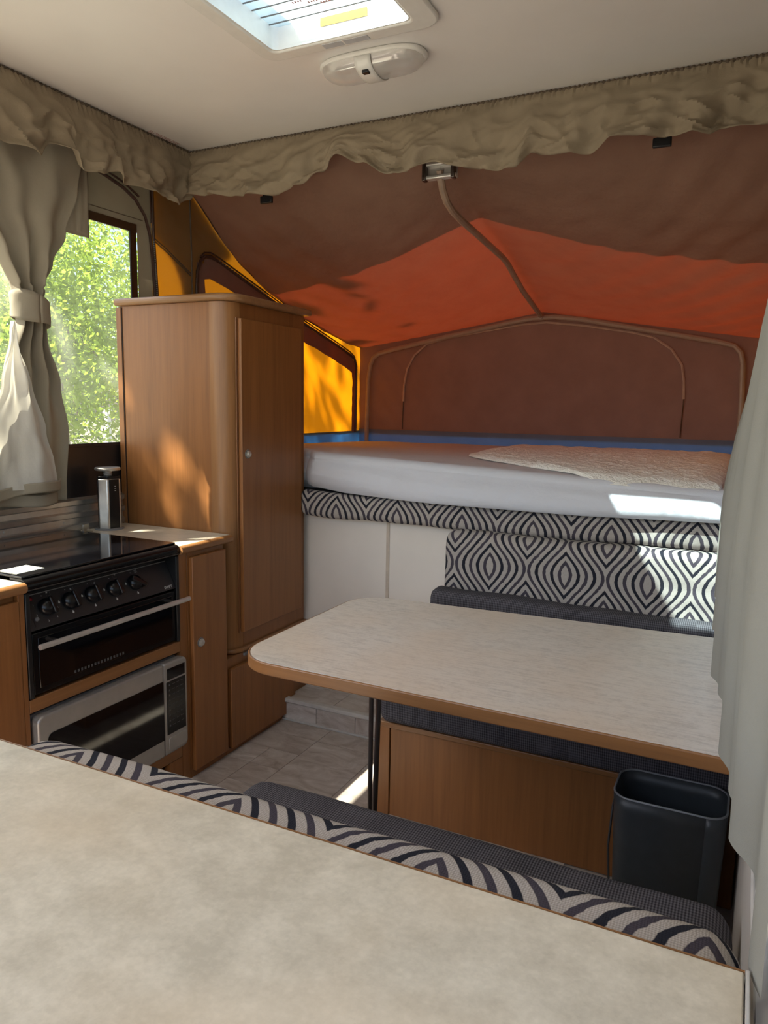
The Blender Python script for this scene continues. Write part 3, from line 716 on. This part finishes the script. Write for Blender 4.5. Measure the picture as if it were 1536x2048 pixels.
# cooker and microwave housing
hc = thing('appliance_cabinet', 'wooden housing around the black cooker and the microwave', 'cabinet', (-1.93, 1.58, 0))
B(-2.19, XK, 1.264, 1.281, 0, .803).build('side_panel', 'wood', hc, bevel=.001)
B(-2.19, XK, 1.866, 1.904, 0, .803).build('side_panel', 'wood', hc, bevel=.001)
B(-2.19, XK, 1.282, 1.865, .472, .508).build('shelf', 'wood_nose', hc, bevel=.002)
B(-2.19, XK, 1.282, 1.865, .10, .140).build('shelf', 'wood_nose', hc, bevel=.002)
B(-2.19, XK-.30, 1.282, 1.865, 0, .099).build('back_panel', 'wood_dark', hc)
B(-2.19, -2.17, 1.282, 1.865, .141, .471).build('back_panel', 'wood_dark', hc)
B(XK-.02, XK, 1.282, 1.72, 0, .099).build('kick_panel', 'wood', hc); B(XK-.02, XK, 1.80, 1.865, 0, .099).build('kick_panel', 'wood', hc)
B(XK-.010, XK+.004, 1.244, 1.268, .29, .39).build('fixing_tab', 'aluminium', hc, bevel=.002)
# narrow cabinet
nc = thing('kitchen_cabinet', 'narrow wooden cupboard with one round knob between cooker and wardrobe', 'cabinet', (-1.93, 2.0, 0))
B(-2.19, XK, 1.906, 2.098, 0, .803).build('body', 'wood', nc, bevel=.001)
dn = B(XK+.001, XK+.017, 1.914, 2.092, .028, .787).build('door', 'wood_door', nc, bevel=.002)
knob(dn, XK+.017, 1.948, .484)
# wardrobe
wdb = thing('wardrobe', 'tall narrow wooden wardrobe with a rounded front corner beside the bed', 'wardrobe', (-1.93, 2.38, 0))
WX0, WY, WY2 = -2.178, 2.145, 2.640
foot = [(WX0, WY2), (WX0, WY)]+[(-1.735, WY)]+[(-1.735, WY+.004)]
MB().prism([(WX0, WY+.001), (-1.752, WY+.001), (-1.752, WY+.03), (XK-.003, WY+.07), (XK-.003, WY2), (WX0, WY2)], .385, 1.655).build('body', 'wood', wdb, smooth=False)
post = [(-1.752, WY)]+[(-1.735+.066*math.sin(math.radians(a)), WY+.062-.062*math.cos(math.radians(a))) for a in range(0, 91, 9)]+[(XK-.001, WY+.066), (-1.70, WY+.066), (-1.752, WY+.028)]
MB().prism(post, .383, 1.655).build('corner_post', 'wood_edge', wdb)
B(WX0-.012, WX0+.012, WY-.004, WY+.012, .385, 1.652).build('edge_strip', 'wood', wdb, bevel=.001)
B(WX0+.0125, WX0+.0145, WY-.002, WY+.004, .385, 1.652).build('joint_line', 'black_satin', wdb)
top = [(WX0-.014, WY2+.02), (WX0-.014, WY-.018)]+[(-1.735+.095*math.sin(math.radians(a)), WY+.062-.082*math.cos(math.radians(a))) for a in range(0, 91, 9)]+[(XK+.026, WY2+.02)]
MB().prism(top, 1.656, 1.682).build('top_board', 'wood_top', wdb, bevel=.010, seg=4)
dw = B(XK+.0, XK+.017, 2.196, 2.592, .452, 1.600).build('door', 'wood_door', wdb, bevel=.002)
B(XK-.002, XK+.001, 2.186, 2.195, .45, 1.602).build('door_gap', 'wood_dark', wdb)
knob(dw, XK+.017, 2.226, 1.118)
nose = [(WX0, WY2), (WX0, WY-.005)]+[(-1.735+.078*math.sin(math.radians(a)), WY+.057-.067*math.cos(math.radians(a))) for a in range(0, 91, 9)]+[(XK+.012, WY2+.005)]
MB().prism(nose, .372, .389).build('bottom_nosing', 'wood_edge', wdb, bevel=.006, seg=3)
# plinth cabinet under the wardrobe
pc = thing('plinth_cabinet', 'low wooden locker with drop door and round knob under the wardrobe', 'cabinet', (-1.93, 2.36, 0))
B(-2.19, XK, 2.100, 2.655, 0, .370).build('body', 'wood', pc, bevel=.002)
dd = B(XK+.0, XK+.017, 2.116, 2.545, .024, .330).build('door', 'wood_door', pc, bevel=.002)
knob(dd, XK+.017, 2.292, .292)
for y in (2.195, 2.415): B(XK+.010, XK+.019, y, y+.108, .361, .371).build('hinge', 'mid_grey', pc, bevel=.001)
# ------------------------------------------------------------------ cooker
sv = thing('cooker', 'black gas cooker with glass lid, five knobs and grill door', 'cooker', (-1.9, 1.573, .509))
B(-2.15, -1.715, 1.286, 1.860, .511, .815).build('body', 'black_satin', sv)
B(-1.715, -1.664, 1.283, 1.2965, .511, .80).build('side_trim', 'black_satin', sv, bevel=.002)
B(-1.715, -1.664, 1.8515, 1.865, .511, .80).build('side_trim', 'black_satin', sv, bevel=.002)
lip = [(-1.72, .800), (-1.668, .800), (-1.660, .806), (-1.659, .822), (-1.664, .833), (-1.676, .838), (-1.72, .838)]
MB().prism(lip, 1.283, 1.865, 'y').build('front_lip', 'black_gloss', sv, angle=50)
B(-1.662, -1.6575, 1.286, 1.862, .8075, .8095).build('lip_line', 'dark_steel', sv)
B(-2.172, -1.676, 1.284, 1.864, .8385, .8445).build('glass_lid', 'dark_glass', sv, bevel=.002)
PB, PT = Vector((-1.667, 0, .695)), Vector((-1.712, 0, .780))
eu = (PT-PB).normalized(); en = Vector((eu.z, 0, -eu.x)); ey = Vector((0, 1, 0))
def panel_m(y, z):
    t = (z-PB.z)/eu.z; p = PB+eu*t
    return Matrix(((ey.x, eu.x, en.x, p.x), (ey.y, eu.y, en.y, y), (ey.z, eu.z, en.z, p.z), (0, 0, 0, 1)))
LP = (PT-PB).length
cp = MB(); cp.m = panel_m(0, PB.z); cp.box(1.297, 1.851, 0, LP, -.010, 0); cpo = cp.build('control_panel', 'panel_black', sv, bevel=.001)
q = MB(); q.m = panel_m(0, PB.z); q.box(1.297, 1.851, LP-.0015, LP+.001, -.002, .0012); q.build('panel_line', 'silver_paint', cpo)
KY = [1.366, 1.444, 1.524, 1.606, 1.692]
for i, ky in enumerate(KY):
    Mx = panel_m(ky, .742)
    k = MB(); k.m = Mx; k.lathe([(.0235, .0005), (.0245, .004), (.0235, .010), (.019, .017), (.010, .0215), (.001, .022)], seg=24)
    ko = k.build('control_knob', 'black_knob', sv)
    g = MB(); g.m = Mx @ Matrix.Rotation(math.radians(-38 if i == 4 else 0), 4, 'Z')
    if i == 4: g.prism([(-.024, -.007), (-.018, -.009), (.030, -.006), (.034, 0), (.030, .006), (-.018, .009), (-.024, .007)], .004, .026)
    else: g.prism([(.006, -.026), (.016, -.026), (.019, -.022), (.013, .020), (.008, .024), (.004, .020)], .004, .025)
    g.build('grip', 'black_knob', ko, bevel=.003)
def pmark(y, z, wd, hg, material='marks', name='printed_mark', th=.0006):
    q = MB(); q.m = panel_m(y, z); q.box(-wd/2, wd/2, -hg/2, hg/2, .0, th); return q.build(name, material, cpo, smooth=False)
def psquare(y, z, s=.013):
    q = MB(); q.m = panel_m(y, z); t = .0008
    q.box(-s/2, s/2, -s/2, -s/2+t, 0, .0006); q.box(-s/2, s/2, s/2-t, s/2, 0, .0006); q.box(-s/2, -s/2+t, -s/2, s/2, 0, .0006); q.box(s/2-t, s/2, -s/2, s/2, 0, .0006)
    q.build('burner_icon', 'faint_marks', cpo, smooth=False)
for i, ky in enumerate(KY):
    psquare(ky+.022, .7735)
    if i < 4: dy, dz = [(-.003, .003), (-.003, -.004), (.003, -.004), (.003, .004)][i]; pmark(ky+.022+dy, .7735+dz, .0042, .0042)
    else:
        for k in range(3): pmark(ky+.022, .770+k*.003, .009, .001)
    pmark(ky, .7715, .0022, .0022)
    if i:
        for (dy, dz, s_) in ((-.0325, .003, 1), (0, -.030, .8)):
            q = MB(); q.m = panel_m(ky+dy, .742+dz); q.prism([(-.002, -.003), (.002, -.003), (.003, 0), (0, .0055), (-.003, 0)], 0, .0006); q.build('flame_mark', 'marks', cpo, smooth=False)
for ch, dy, dz in (('1', -.034, .012), ('2', -.034, -.014), ('3', -.006, -.034), ('4', .024, -.030), ('5', .036, -.008), ('6', .030, .016)):
    Mx = panel_m(KY[0]+dy-.002, .742+dz-.002); text_mesh(ch, .0075, Mx @ Vector((0, 0, .0003)), ey, eu, 'printed_number', 'marks', cpo, thick=.0002)
Mx = panel_m(1.803, .700); text_mesh('SWIFT', .0125, Mx @ Vector((0, 0, .0003)), ey, eu, 'brand_lettering', 'marks', cpo, thick=.0003)
q = MB(); q.m = panel_m(1.329, .770); q.lathe([(.006, 0), (.006, .003), (.003, .005), (.0005, .0054)], seg=16); q.build('indicator_light', 'red_led', cpo)
q = MB(); q.m = panel_m(1.326, .719); q.lathe([(.006, 0), (.006, .004), (.004, .006), (.0005, .0064)], seg=16); q.build('igniter_button', 'mid_grey', cpo)
pmark(1.307, .748, .002, .026, 'black_knob', 'slot'); pmark(1.316, .712, .002, .024, 'black_knob', 'slot')
od = B(-1.712, -1.669, 1.300, 1.848, .516, .686).build('grill_door', 'black_gloss', sv, bevel=.003)
B(-1.670, -1.6665, 1.318, 1.832, .532, .672).build('door_glass', 'dark_glass', od, bevel=.002)
MB().tube([(-1.617, 1.283, .664), (-1.617, 1.858, .664)], .0078, 14).build('handle', 'steel', od)
for y in (1.345, 1.80): MB().tube([(-1.668, y, .664), (-1.619, y, .664)], .0055, 10).build('handle_post', 'dark_steel', od)
vg = MB()
for k in range(16): vg.box(-1.667, -1.6655, 1.43+k*.012, 1.436+k*.012, .538, .546)
vg.build('vent_slots', 'faint_marks', od, smooth=False)
stk = B(-1.785, -1.712, 1.298, 1.385, .845, .8458).build('lid_sticker', 'paper_white', None, smooth=False); tag(stk, 'small pale paper note lying on the near corner of the cooker lid', 'note')
# ------------------------------------------------------------------ microwave
mw = thing('microwave', 'silver microwave oven with dark glass door below the cooker', 'microwave', (-1.8, 1.57, .142))
B(-2.05, -1.680, 1.292, 1.858, .150, .462).build('casing', 'mid_grey', mw, bevel=.006)
for y in (1.33, 1.80): B(-2.0, -1.72, y, y+.03, .140, .152).build('foot', 'rubber', mw)
front = rrect(1.288, 1.762, .146, .458, .020)
def mw_curve(y0, y1, z0, z1, name, material, r=.02, x0=-1.681, x1=-1.648, corners=(1, 1, 1, 1)):
    pts = []
    for (cy_, cz_, a0, on) in ((y1, z0, -90, corners[0]), (y1, z1, 0, corners[1]), (y0, z1, 90, corners[2]), (y0, z0, 180, corners[3])):
        if on:
            sy = -1 if cy_ == y1 else 1; sz = 1 if cz_ == z0 else -1
            pts += arc(cy_+sy*r, cz_+sz*r, r, a0, a0+90, 6)
        else: pts.append((cy_, cz_))
    return MB().prism(pts, x0, x1, 'x')
dm = mw_curve(1.290, 1.7635, .146, .460, 'door', 0, .02, corners=(0, 0, 1, 1)).build('door', 'silver_paint', mw, bevel=.006, seg=3)
mw_curve(1.318, 1.760, .205, .405, 'w', 0, .018, -1.650, -1.6465, (0, 0, 1, 1)).build('door_glass', 'dark_glass', dm)
cm = mw_curve(1.7655, 1.875, .146, .460, 'c', 0, .02, corners=(1, 1, 0, 0)).build('control_section', 'silver_paint', mw, bevel=.006, seg=3)
B(-1.650, -1.6462, 1.778, 1.862, .402, .440).build('display', 'dark_glass', cm, bevel=.001)
kp = B(-1.650, -1.6462, 1.774, 1.864, .215, .396).build('keypad', 'black_gloss', cm, bevel=.003)
ks = MB()
for k in range(9):
    z = .385-k*.0175; ks.box(-1.6464, -1.6458, 1.784, 1.790, z-.003, z+.003)
    for j in range(3): ks.box(-1.6464, -1.6458, 1.798+j*.020, 1.812+j*.020, z-.0008, z+.0008)
ks.build('key_legends', 'faint_marks', kp, smooth=False)
mw_curve(1.780, 1.866, .158, .204, 'b', 0, .01, -1.650, -1.6455).build('open_button', 'silver_paint', cm, bevel=.0015)
# ------------------------------------------------------------------ things on the worktop
pt = thing('power_tower', 'silver and black pop-up power socket tower on the worktop', 'socket tower', (-2.118, 2.005, .832))
def hexa(r, rot=0, cut=.34):
    pts = []
    for k in range(3):
        a = math.radians(rot+120*k)
        for s_ in (-cut, cut): pts.append((-2.118+r*math.cos(a+s_), 2.005+r*math.sin(a+s_)))
    return pts
MB().lathe([(.052, 0), (.052, .004), (.046, .006)], (-2.118, 2.005, .832), 32).build('collar', 'mid_grey', pt)
MB().prism(hexa(.045, -70, .40), .836, 1.020).build('body', 'aluminium', pt, bevel=.003)
# dark faces with sockets
ang = math.radians(-8-60); 
for a in (-10, 110, 230):
    aa = math.radians(a); f = MB(); cx_, cy_ = -2.118+.0262*math.cos(aa), 2.005+.0262*math.sin(aa)
    f.m = Matrix.Translation((cx_, cy_, 0)) @ Matrix.Rotation(aa, 4, 'Z')
    f.box(0, .0115, -.0205, .0205, .838, 1.018); fo = f.build('socket_face', 'black_gloss', pt, bevel=.001)
    if a == -10:
        for k in range(3): g = MB(); g.m = f.m; g.box(.0115, .012, .001, .006, .992-k*.008, .9935-k*.008); g.build('socket_mark', 'marks', fo, smooth=False)
MB().prism(hexa(.0455, -70, .42), 1.020, 1.030).build('cap', 'black_gloss', pt, bevel=.002)
MB().lathe([(.012, 1.029), (.016, 1.031), (.012, 1.034), (.016, 1.037), (.012, 1.040), (.016, 1.043), (.014, 1.050)], (-2.118, 2.005, 0), 20).build('neck', 'steel', pt)
MB().lathe([(.001, 1.050), (.044, 1.050), (.046, 1.053), (.046, 1.058), (.043, 1.061), (.001, 1.0615)], (-2.118, 2.005, 0), 36).build('top_disc', 'aluminium', pt)
lcx = thing('lid_catch', 'small clear plastic catch behind the cooker lid', 'catch', (-2.13, 1.90, .832))
B(-2.145, -2.115, 1.885, 1.925, .832, .836).build('base', 'clear_plastic', lcx, bevel=.001)
B(-2.134, -2.126, 1.89, 1.92, .836, .862).build('tab', 'clear_plastic', lcx, bevel=.003)
# ================================================================== DINETTE
# back bench
bb = thing('bench', 'wooden bench base with grey cushion against the back wall', 'bench', (-.47, 2.3, 0))
B(-.995, -.955, 2.016, YB-.004, 0, .312).build('end_panel', 'wood', bb, bevel=.002)
B(-.953, XR-.004, 2.02, 2.036, 0, .312).build('front_panel', 'wood', bb, bevel=.002)
B(-.995, XR-.004, 2.012, 2.04, .296, .314).build('top_rail', 'wood_nose_x', bb, bevel=.003)
B(-.95, XR-.006, 2.04, YB-.004, .288, .311).build('seat_board', 'wood', bb)
s1 = cushion(-.985, XR-.004, rprof(1.985, 2.65, .317, .460, .035, 5), .03, 50, None, .002, 3).build('seat_cushion', 'rib_grey', recalc=False)
tag(s1, 'grey ribbed seat cushion on the back bench under the table', 'cushion')
s2 = cushion(-1.005, XR-.004, rprof(2.425, 2.522, .463, .650, .026, 5), .025, 60, lambda x: -.010*(x+1), .006, 8).build('seat_cushion', 'rib_grey', recalc=False)
tag(s2, 'grey ribbed cushion standing on edge before the patterned backrest', 'cushion')
b1 = cushion(-.992, XR-.002, rprof(2.526, 2.650, .464, .850, .045, 6), .035, 60, None, .006, 1).build('backrest_cushion', 'ogee_fabric', recalc=False)
tag(b1, 'patterned backrest cushion at the far side of the table', 'cushion')
# table
tbl = thing('dinette_table', 'pale laminate dinette table with rounded corners and timber edge', 'table', (-.5, 1.8, 0))
def table_outline(off=0):
    P = [Vector((-1.118, 1.432)), Vector((XR-.012, 1.416)), Vector((XR-.012, 2.196)), Vector((-1.118, 2.128))]
    r = .115
    pts = []
    pts += [(-1.118+r+(r+off)*math.cos(math.radians(a)), 1.432+r+(r+off)*math.sin(math.radians(a))) for a in range(180, 271, 9)]
    pts += [(XR-.012, 1.416-off), (XR-.012, 2.196+off)]
    pts += [(-1.118+r+(r+off)*math.cos(math.radians(a)), 2.130-r+(r+off)*math.sin(math.radians(a))) for a in range(90, 181, 9)]
    return pts
MB().prism(table_outline(-.002), .656, .6815).build('table_top', 'laminate_table', tbl)
def ring(o, i, z0, z1):
    n = len(o); v = [(x, y, z0) for x, y in o]+[(x, y, z1) for x, y in o]+[(x, y, z0) for x, y in i]+[(x, y, z1) for x, y in i]; f = []
    for k in range(n):
        k2 = (k+1) % n
        f += [(k, k2, n+k2, n+k), (2*n+k2, 2*n+k, 3*n+k, 3*n+k2), (n+k, n+k2, 3*n+k2, 3*n+k), (k2, k, 2*n+k, 2*n+k2)]
    return MB().add(v, f)
ring(table_outline(.005), table_outline(-.0015), .650, .6805).build('edge_band', 'wood_nose_x', tbl, bevel=.005, seg=3)
lg = MB().tube([(-.742, 1.465, .652), (-.742, 1.465, .0)], .0055, 10).build('leg', 'dark_steel', tbl)
MB().tube([(-.742, 1.505, .652), (-.742, 1.475, .0)], .0065, 10).build('leg', 'dark_steel', tbl)
B(-.755, -.729, 1.452, 1.53, .642, .654).build('leg_bracket', 'dark_steel', tbl, bevel=.002)
B(XR-.030, XR-.006, 1.50, 2.12, .628, .655).build('wall_rail', 'aluminium', tbl, bevel=.002)
# bin
bn = thing('waste_bin', 'dark grey rounded rectangular plastic bin under the table', 'bin', (-.115, 1.87, 0))
def bin_wall(u, v):
    t = v; h = .355*t; s_ = .90+.10*t
    pts = rrect(-.130*s_, .130*s_, -.085*s_, .085*s_, .045*s_, 6); n = len(pts); k = u*n; i = int(k) % n
    return (-.112+pts[i][0], 1.885+pts[i][1], h)
MB().grid(bin_wall, 28, 10).build('bin_body', 'bin_grey', bn, recalc=False, solid=.004)
MB().prism([(-.112+x, 1.885+y) for x, y in rrect(-.115, .115, -.075, .075, .04)], .0, .006).build('bin_bottom', 'bin_grey', bn)
rim = [(-.112+x, 1.885+y, .356) for x, y in rrect(-.130, .130, -.085, .085, .045)]
rim2 = [(p[0], p[1], .356 if not (p[1] < 1.802 and abs(p[0]+.112) < .086) else .352) for p in rim]
MB().tube(rim+[rim[0]], .0028, 6).build('rim', 'bin_rim', bn)
MB().tube([(-.240, 1.882, .34), (-.246, 1.86, .30), (-.249, 1.84, .2), (-.24, 1.82, .12), (-.20, 1.800, .085), (-.10, 1.797, .07)], .003, 6).build('handle_wire', 'rubber', bn)
# front bench
fb = thing('bench', 'wooden bench base of the near seat backing onto the foreground counter', 'bench', (-.47, 1.0, 0))
B(-.985, XR-.004, .640, 1.33, 0, .296).build('base', 'wood', fb, bevel=.002)
f1 = cushion(-1.005, XR-.012, rprof(.758, 1.388, .300, .424, .040, 5), .045, 60, None, .004, 5).build('seat_cushion', 'rib_grey', recalc=False)
tag(f1, 'grey ribbed seat cushion on the near bench', 'cushion')
f2 = cushion(-.925, XR-.016, rprof(.634, .750, .300, .812, .05, 7), .04, 60, None, .006, 11).build('backrest_cushion', 'ogee_fabric', recalc=False)
tag(f2, 'patterned backrest cushion just beyond the foreground counter', 'cushion')
# foreground counter
fc = thing('counter', 'large mottled beige counter across the foreground', 'counter', (-.5, .25, 0))
B(-1.12, .024, -.35, .612, 0, .823).build('cabinet', 'wood', fc)
B(-1.14, .028, -.37, .622, .824, .850).build('counter_top', 'laminate_bench', fc, bevel=.0015)
B(-1.14, .0285, .6225, .6245, .824, .8495).build('edge_band', 'wood_nose_x', fc)
B(.0290, .0325, -.37, .6245, .822, .851).build('end_trim', 'grey_plastic_trim', fc, bevel=.001)
# ================================================================== CEILING FITTINGS
ht = thing('roof_hatch', 'white framed clear roof hatch in the ceiling', 'roof hatch', (-1.07, 1.68, ZC))
outer = rrect(-1.350, -.800, 1.385, 1.945, .05); inner = rrect(HX0+.004, HX1-.004, HY0+.004, HY1-.004, .05*0+.02)
def ring2(o, i, z0, z1): return ring(o, i, z0, z1)
ring2(outer, inner, ZC-.014, ZC-.0005).build('frame', 'white_plastic', ht, bevel=.008, seg=3)
ring2(rrect(HX0+.002, HX1-.002, HY0+.002, HY1-.002, .02), rrect(HX0+.008, HX1-.008, HY0+.008, HY1-.008, .02), ZC-.010, ZC+.125).build('liner', 'white_plastic', ht)
ring2(rrect(HX0-.03, HX1+.03, HY0-.03, HY1+.03, .03), rrect(HX0+.008, HX1-.008, HY0+.008, HY1-.008, .02), ZC+.121, ZC+.146).build('upper_frame', 'white_plastic', ht)
def dome(u, v):
    x = HX0-.02+(HX1-HX0+.04)*u; y = HY0-.02+(HY1-HY0+.04)*v; return (x, y, ZC+.150+.05*(math.sin(math.pi*u)*math.sin(math.pi*v))**.5)
MB().grid(dome, 20, 20).build('dome', 'clear_acrylic', ht, recalc=False)
B(HX0+.0085, HX1-.0085, HY0+.0085, HY1-.0085, ZC+.050, ZC+.053).build('inner_pane', 'clear_acrylic', ht, smooth=False)
for k in range(11):  # dark wires stand in for the blind's lines reflected in the pane
    y = HY0+.025+k*.040; MB().tube([(HX0+.010, y, ZC+.047+.001*math.sin(k)), (HX1-.010, y+.004*math.cos(k*2), ZC+.047)], .0019, 6).build('reflection_line', 'mid_grey', ht)
MB().add([(-1.145, HY1-.0095, ZC+.024), (-1.000, HY1-.0095, ZC+.024), (-1.000, HY1-.0095, ZC+.046), (-1.145, HY1-.0095, ZC+.046)], [(0, 1, 2, 3)]).build('yellow_sticker', 'yellow_sticker', ht)
B(-1.150, -1.010, 1.908, 1.932, ZC-.0152, ZC-.0139).build('grey_sticker', 'grey_sticker', ht)
B(-1.088, -1.083, 1.906, 1.934, ZC-.0156, ZC-.0151).build('sticker_gap', 'white_plastic', ht)
text_mesh('WARNING', .020, (-1.03, 1.775, ZC+.044), (1, 0, 0), (0, -1, 0), 'warning_text', 'red_ink', ht, 'CENTER')
wm = MB()
for k, hw in enumerate((.14, .10, .07)):
    for j in range(int(hw*2/.008)): 
        if j % 5 != 4: wm.box(-1.03-hw+j*.008, -1.03-hw+j*.008+.005, 1.786+k*.014, 1.794+k*.014, ZC+.0435, ZC+.0440)
wm.build('warning_small_print', 'pink_ink', ht, smooth=False)
cl = thing('ceiling_light', 'oval ceiling light with two clear lenses and a centre switch', 'ceiling light', (-1.075, 2.075, ZC))
def stadium(hl, hw, c=(-1.075, 2.072)):
    return [(c[0]+hl*math.copysign(abs(math.cos(a))**.62, math.cos(a)), c[1]+hw*math.copysign(abs(math.sin(a))**.8, math.sin(a))) for a in [2*math.pi*k/40 for k in range(40)]]
MB().prism(stadium(.168, .072), ZC-.016, ZC-.0005).build('base', 'white_plastic', cl, bevel=.006, seg=3)
def lens(sgn):
    def fn(u, v):
        x = .026+(.158-.026)*u; hw = .062*(1-max(0, (x-.085)/.073)**2.2)**.5 if x > .085 else .062
        y = -hw+2*hw*v; hgt = .036*max(0, 1-(2*v-1)**2)**.42*(1-max(0, (x-.06)/.098)**3)**.5 if x < .158 else 0
        return (-1.075+sgn*x, 2.068+y, ZC-.016-hgt)
    return MB().grid(fn, 18, 16)
for s_ in (-1, 1): lens(s_).build('lens', 'lamp_lens', cl, recalc=False)
for s_ in (-1, 1): B(-1.075+s_*.082-.035, -1.075+s_*.082+.035, 2.05, 2.085, ZC-.022, ZC-.0165).build('reflector', 'aluminium', cl, bevel=.002)
cs = MB().grid(lambda u, v: (-1.075-.026+.052*u, 2.068-.066+.132*v, ZC-.016-.039*max(0, 1-(2*v-1)**2)**.42), 4, 18).build('switch_plate', 'white_plastic', cl, recalc=False, solid=.002)
B(-1.075-.009, -1.075+.011, 2.020, 2.036, ZC-.056, ZC-.046).build('switch', 'clip_black', cl, bevel=.002)
lb = thing('ceiling_label', 'narrow pink printed warning label on the ceiling near the corner', 'label', (-2.13, 2.33, ZC))
B(-2.118, -2.080, 2.235, 2.405, ZC-.0009, ZC-.0002).build('label_film', 'ceiling_white', lb, smooth=False)
for k in range(3): 
    lm = MB(); 
    for j in range(20):
        if (j+k*2) % 6: lm.box(-2.113+k*.010, -2.107+k*.010, 2.242+j*.008, 2.247+j*.008, ZC-.0012, ZC-.0008)
    lm.build('label_print', 'pink_ink', lb, smooth=False)
# ================================================================== OUTSIDE
struct(B(-60, 40, -40, 60, -.75, -.70).build('ground', 'garden_grass'), 'grass outside the window')
def tree(name, label, base, crown, n, leaf, lsize, trunk_r, seed, clumps=40):
    rnd = random.Random(seed); bx, by, bz = base
    t = thing(name, label, 'tree', base, 'trees outside the window')
    mb = MB(); cxs = [(c, r) for c, r in crown]
    c0 = Vector(crown[0][0])
    mb.tube([base, (bx+.1, by, bz+(c0.z-bz)*.5), tuple(c0)], [trunk_r, trunk_r*.8, trunk_r*.4], 8)
    cl_ = []
    for c, r in crown:
        c = Vector(c)
        for _ in range(max(4, int(clumps/len(crown)))):
            d = Vector((rnd.gauss(0, 1), rnd.gauss(0, 1), rnd.gauss(0, 1))).normalized()*(rnd.random()**.45)
            p = c+Vector((d.x*r[0], d.y*r[1], d.z*r[2])); cl_.append(p)
        for _ in range(3):
            p = cl_[-1-rnd.randrange(4)]; mb.tube([tuple(c0), tuple((c0+p)/2+Vector((0, 0, .1))), tuple(p)], [trunk_r*.35, trunk_r*.2, .01], 6)
    mb.build('trunk', 'bark', t)
    V = []; F = []; o = Vector(base)
    cs_ = max(max(r) for _, r in crown)*.28
    for i in range(n):
        p = rnd.choice(cl_)+Vector((rnd.gauss(0, cs_), rnd.gauss(0, cs_), rnd.gauss(0, cs_*.8)))
        a = Vector((rnd.gauss(0, 1), rnd.gauss(0, 1), rnd.gauss(-.3, .8))).normalized(); b = a.cross(Vector((rnd.gauss(0, 1), rnd.gauss(0, 1), rnd.gauss(0, 1)))).normalized()
        s_ = lsize*rnd.uniform(.6, 1.3); q = p-o; k = len(V)
        V += [tuple(q), tuple(q+a*s_*.5+b*s_*.28), tuple(q+a*s_), tuple(q+a*s_*.5-b*s_*.28)]; F.append((k, k+1, k+2, k+3))
    me = bpy.data.meshes.new('foliage'); me.from_pydata(V, [], F); me.materials.append(M[leaf])
    fo = bpy.data.objects.new('foliage', me); COL.objects.link(fo); fo.parent = t; fo['kind'] = 'stuff'
    return t
tree('tree', 'tall lime green tree filling the kitchen window', (-8.2, 6.9, -.7), [((-8.2, 6.9, 2.3), (1.9, 2.0, 1.9)), ((-7.4, 5.6, 2.2), (1.2, 1.2, 1.2))], 42000, 'leaf_lime', .065, .14, 1, 90)
tree('tree', 'darker green tree behind the tied curtain', (-14.0, 4.4, -.7), [((-14.0, 4.4, 2.8), (2.0, 2.0, 2.5))], 14000, 'leaf_green', .12, .16, 2, 60)
tree('tree', 'pale far tree low behind the lime tree', (-23, 18, -.7), [((-23, 18, 1.9), (4, 4, 2.2)), ((-25, 11, 1.9), (3, 3, 2.2))], 16000, 'leaf_green', .22, .2, 3, 90)
tree('tree', 'overhanging tree shading the tent from beyond the kitchen wall', (-7.5, -.6, -.7), [((-5.2, .75, 6.2), (.95, .9, .8)), ((-5.0, -.45, 6.2), (.55, .5, .65))], 900, 'leaf_green', .19, .16, 4, 24)
fp = thing('tap_post', 'white garden standpipe seen low through the window', 'post', (-14.2, 13.5, -.7))
B(-14.26, -14.14, 13.44, 13.56, -.7, 1.12).build('post', 'far_white', fp, bevel=.01); B(-14.32, -14.08, 13.46, 13.54, 1.0, 1.10).build('arm', 'far_white', fp, bevel=.01)
sh = thing('shed', 'small cream box beside the standpipe outside the window', 'shed', (-12.6, 13.6, -.7))
B(-12.9, -12.3, 13.3, 13.9, -.7, .86).build('shed_wall', 'far_cream', sh, bevel=.01); B(-12.95, -12.25, 13.25, 13.95, .86, .90).build('shed_roof', 'far_white', sh, bevel=.01)
for o in bpy.data.objects:
    if '_o' in o: del o['_o']
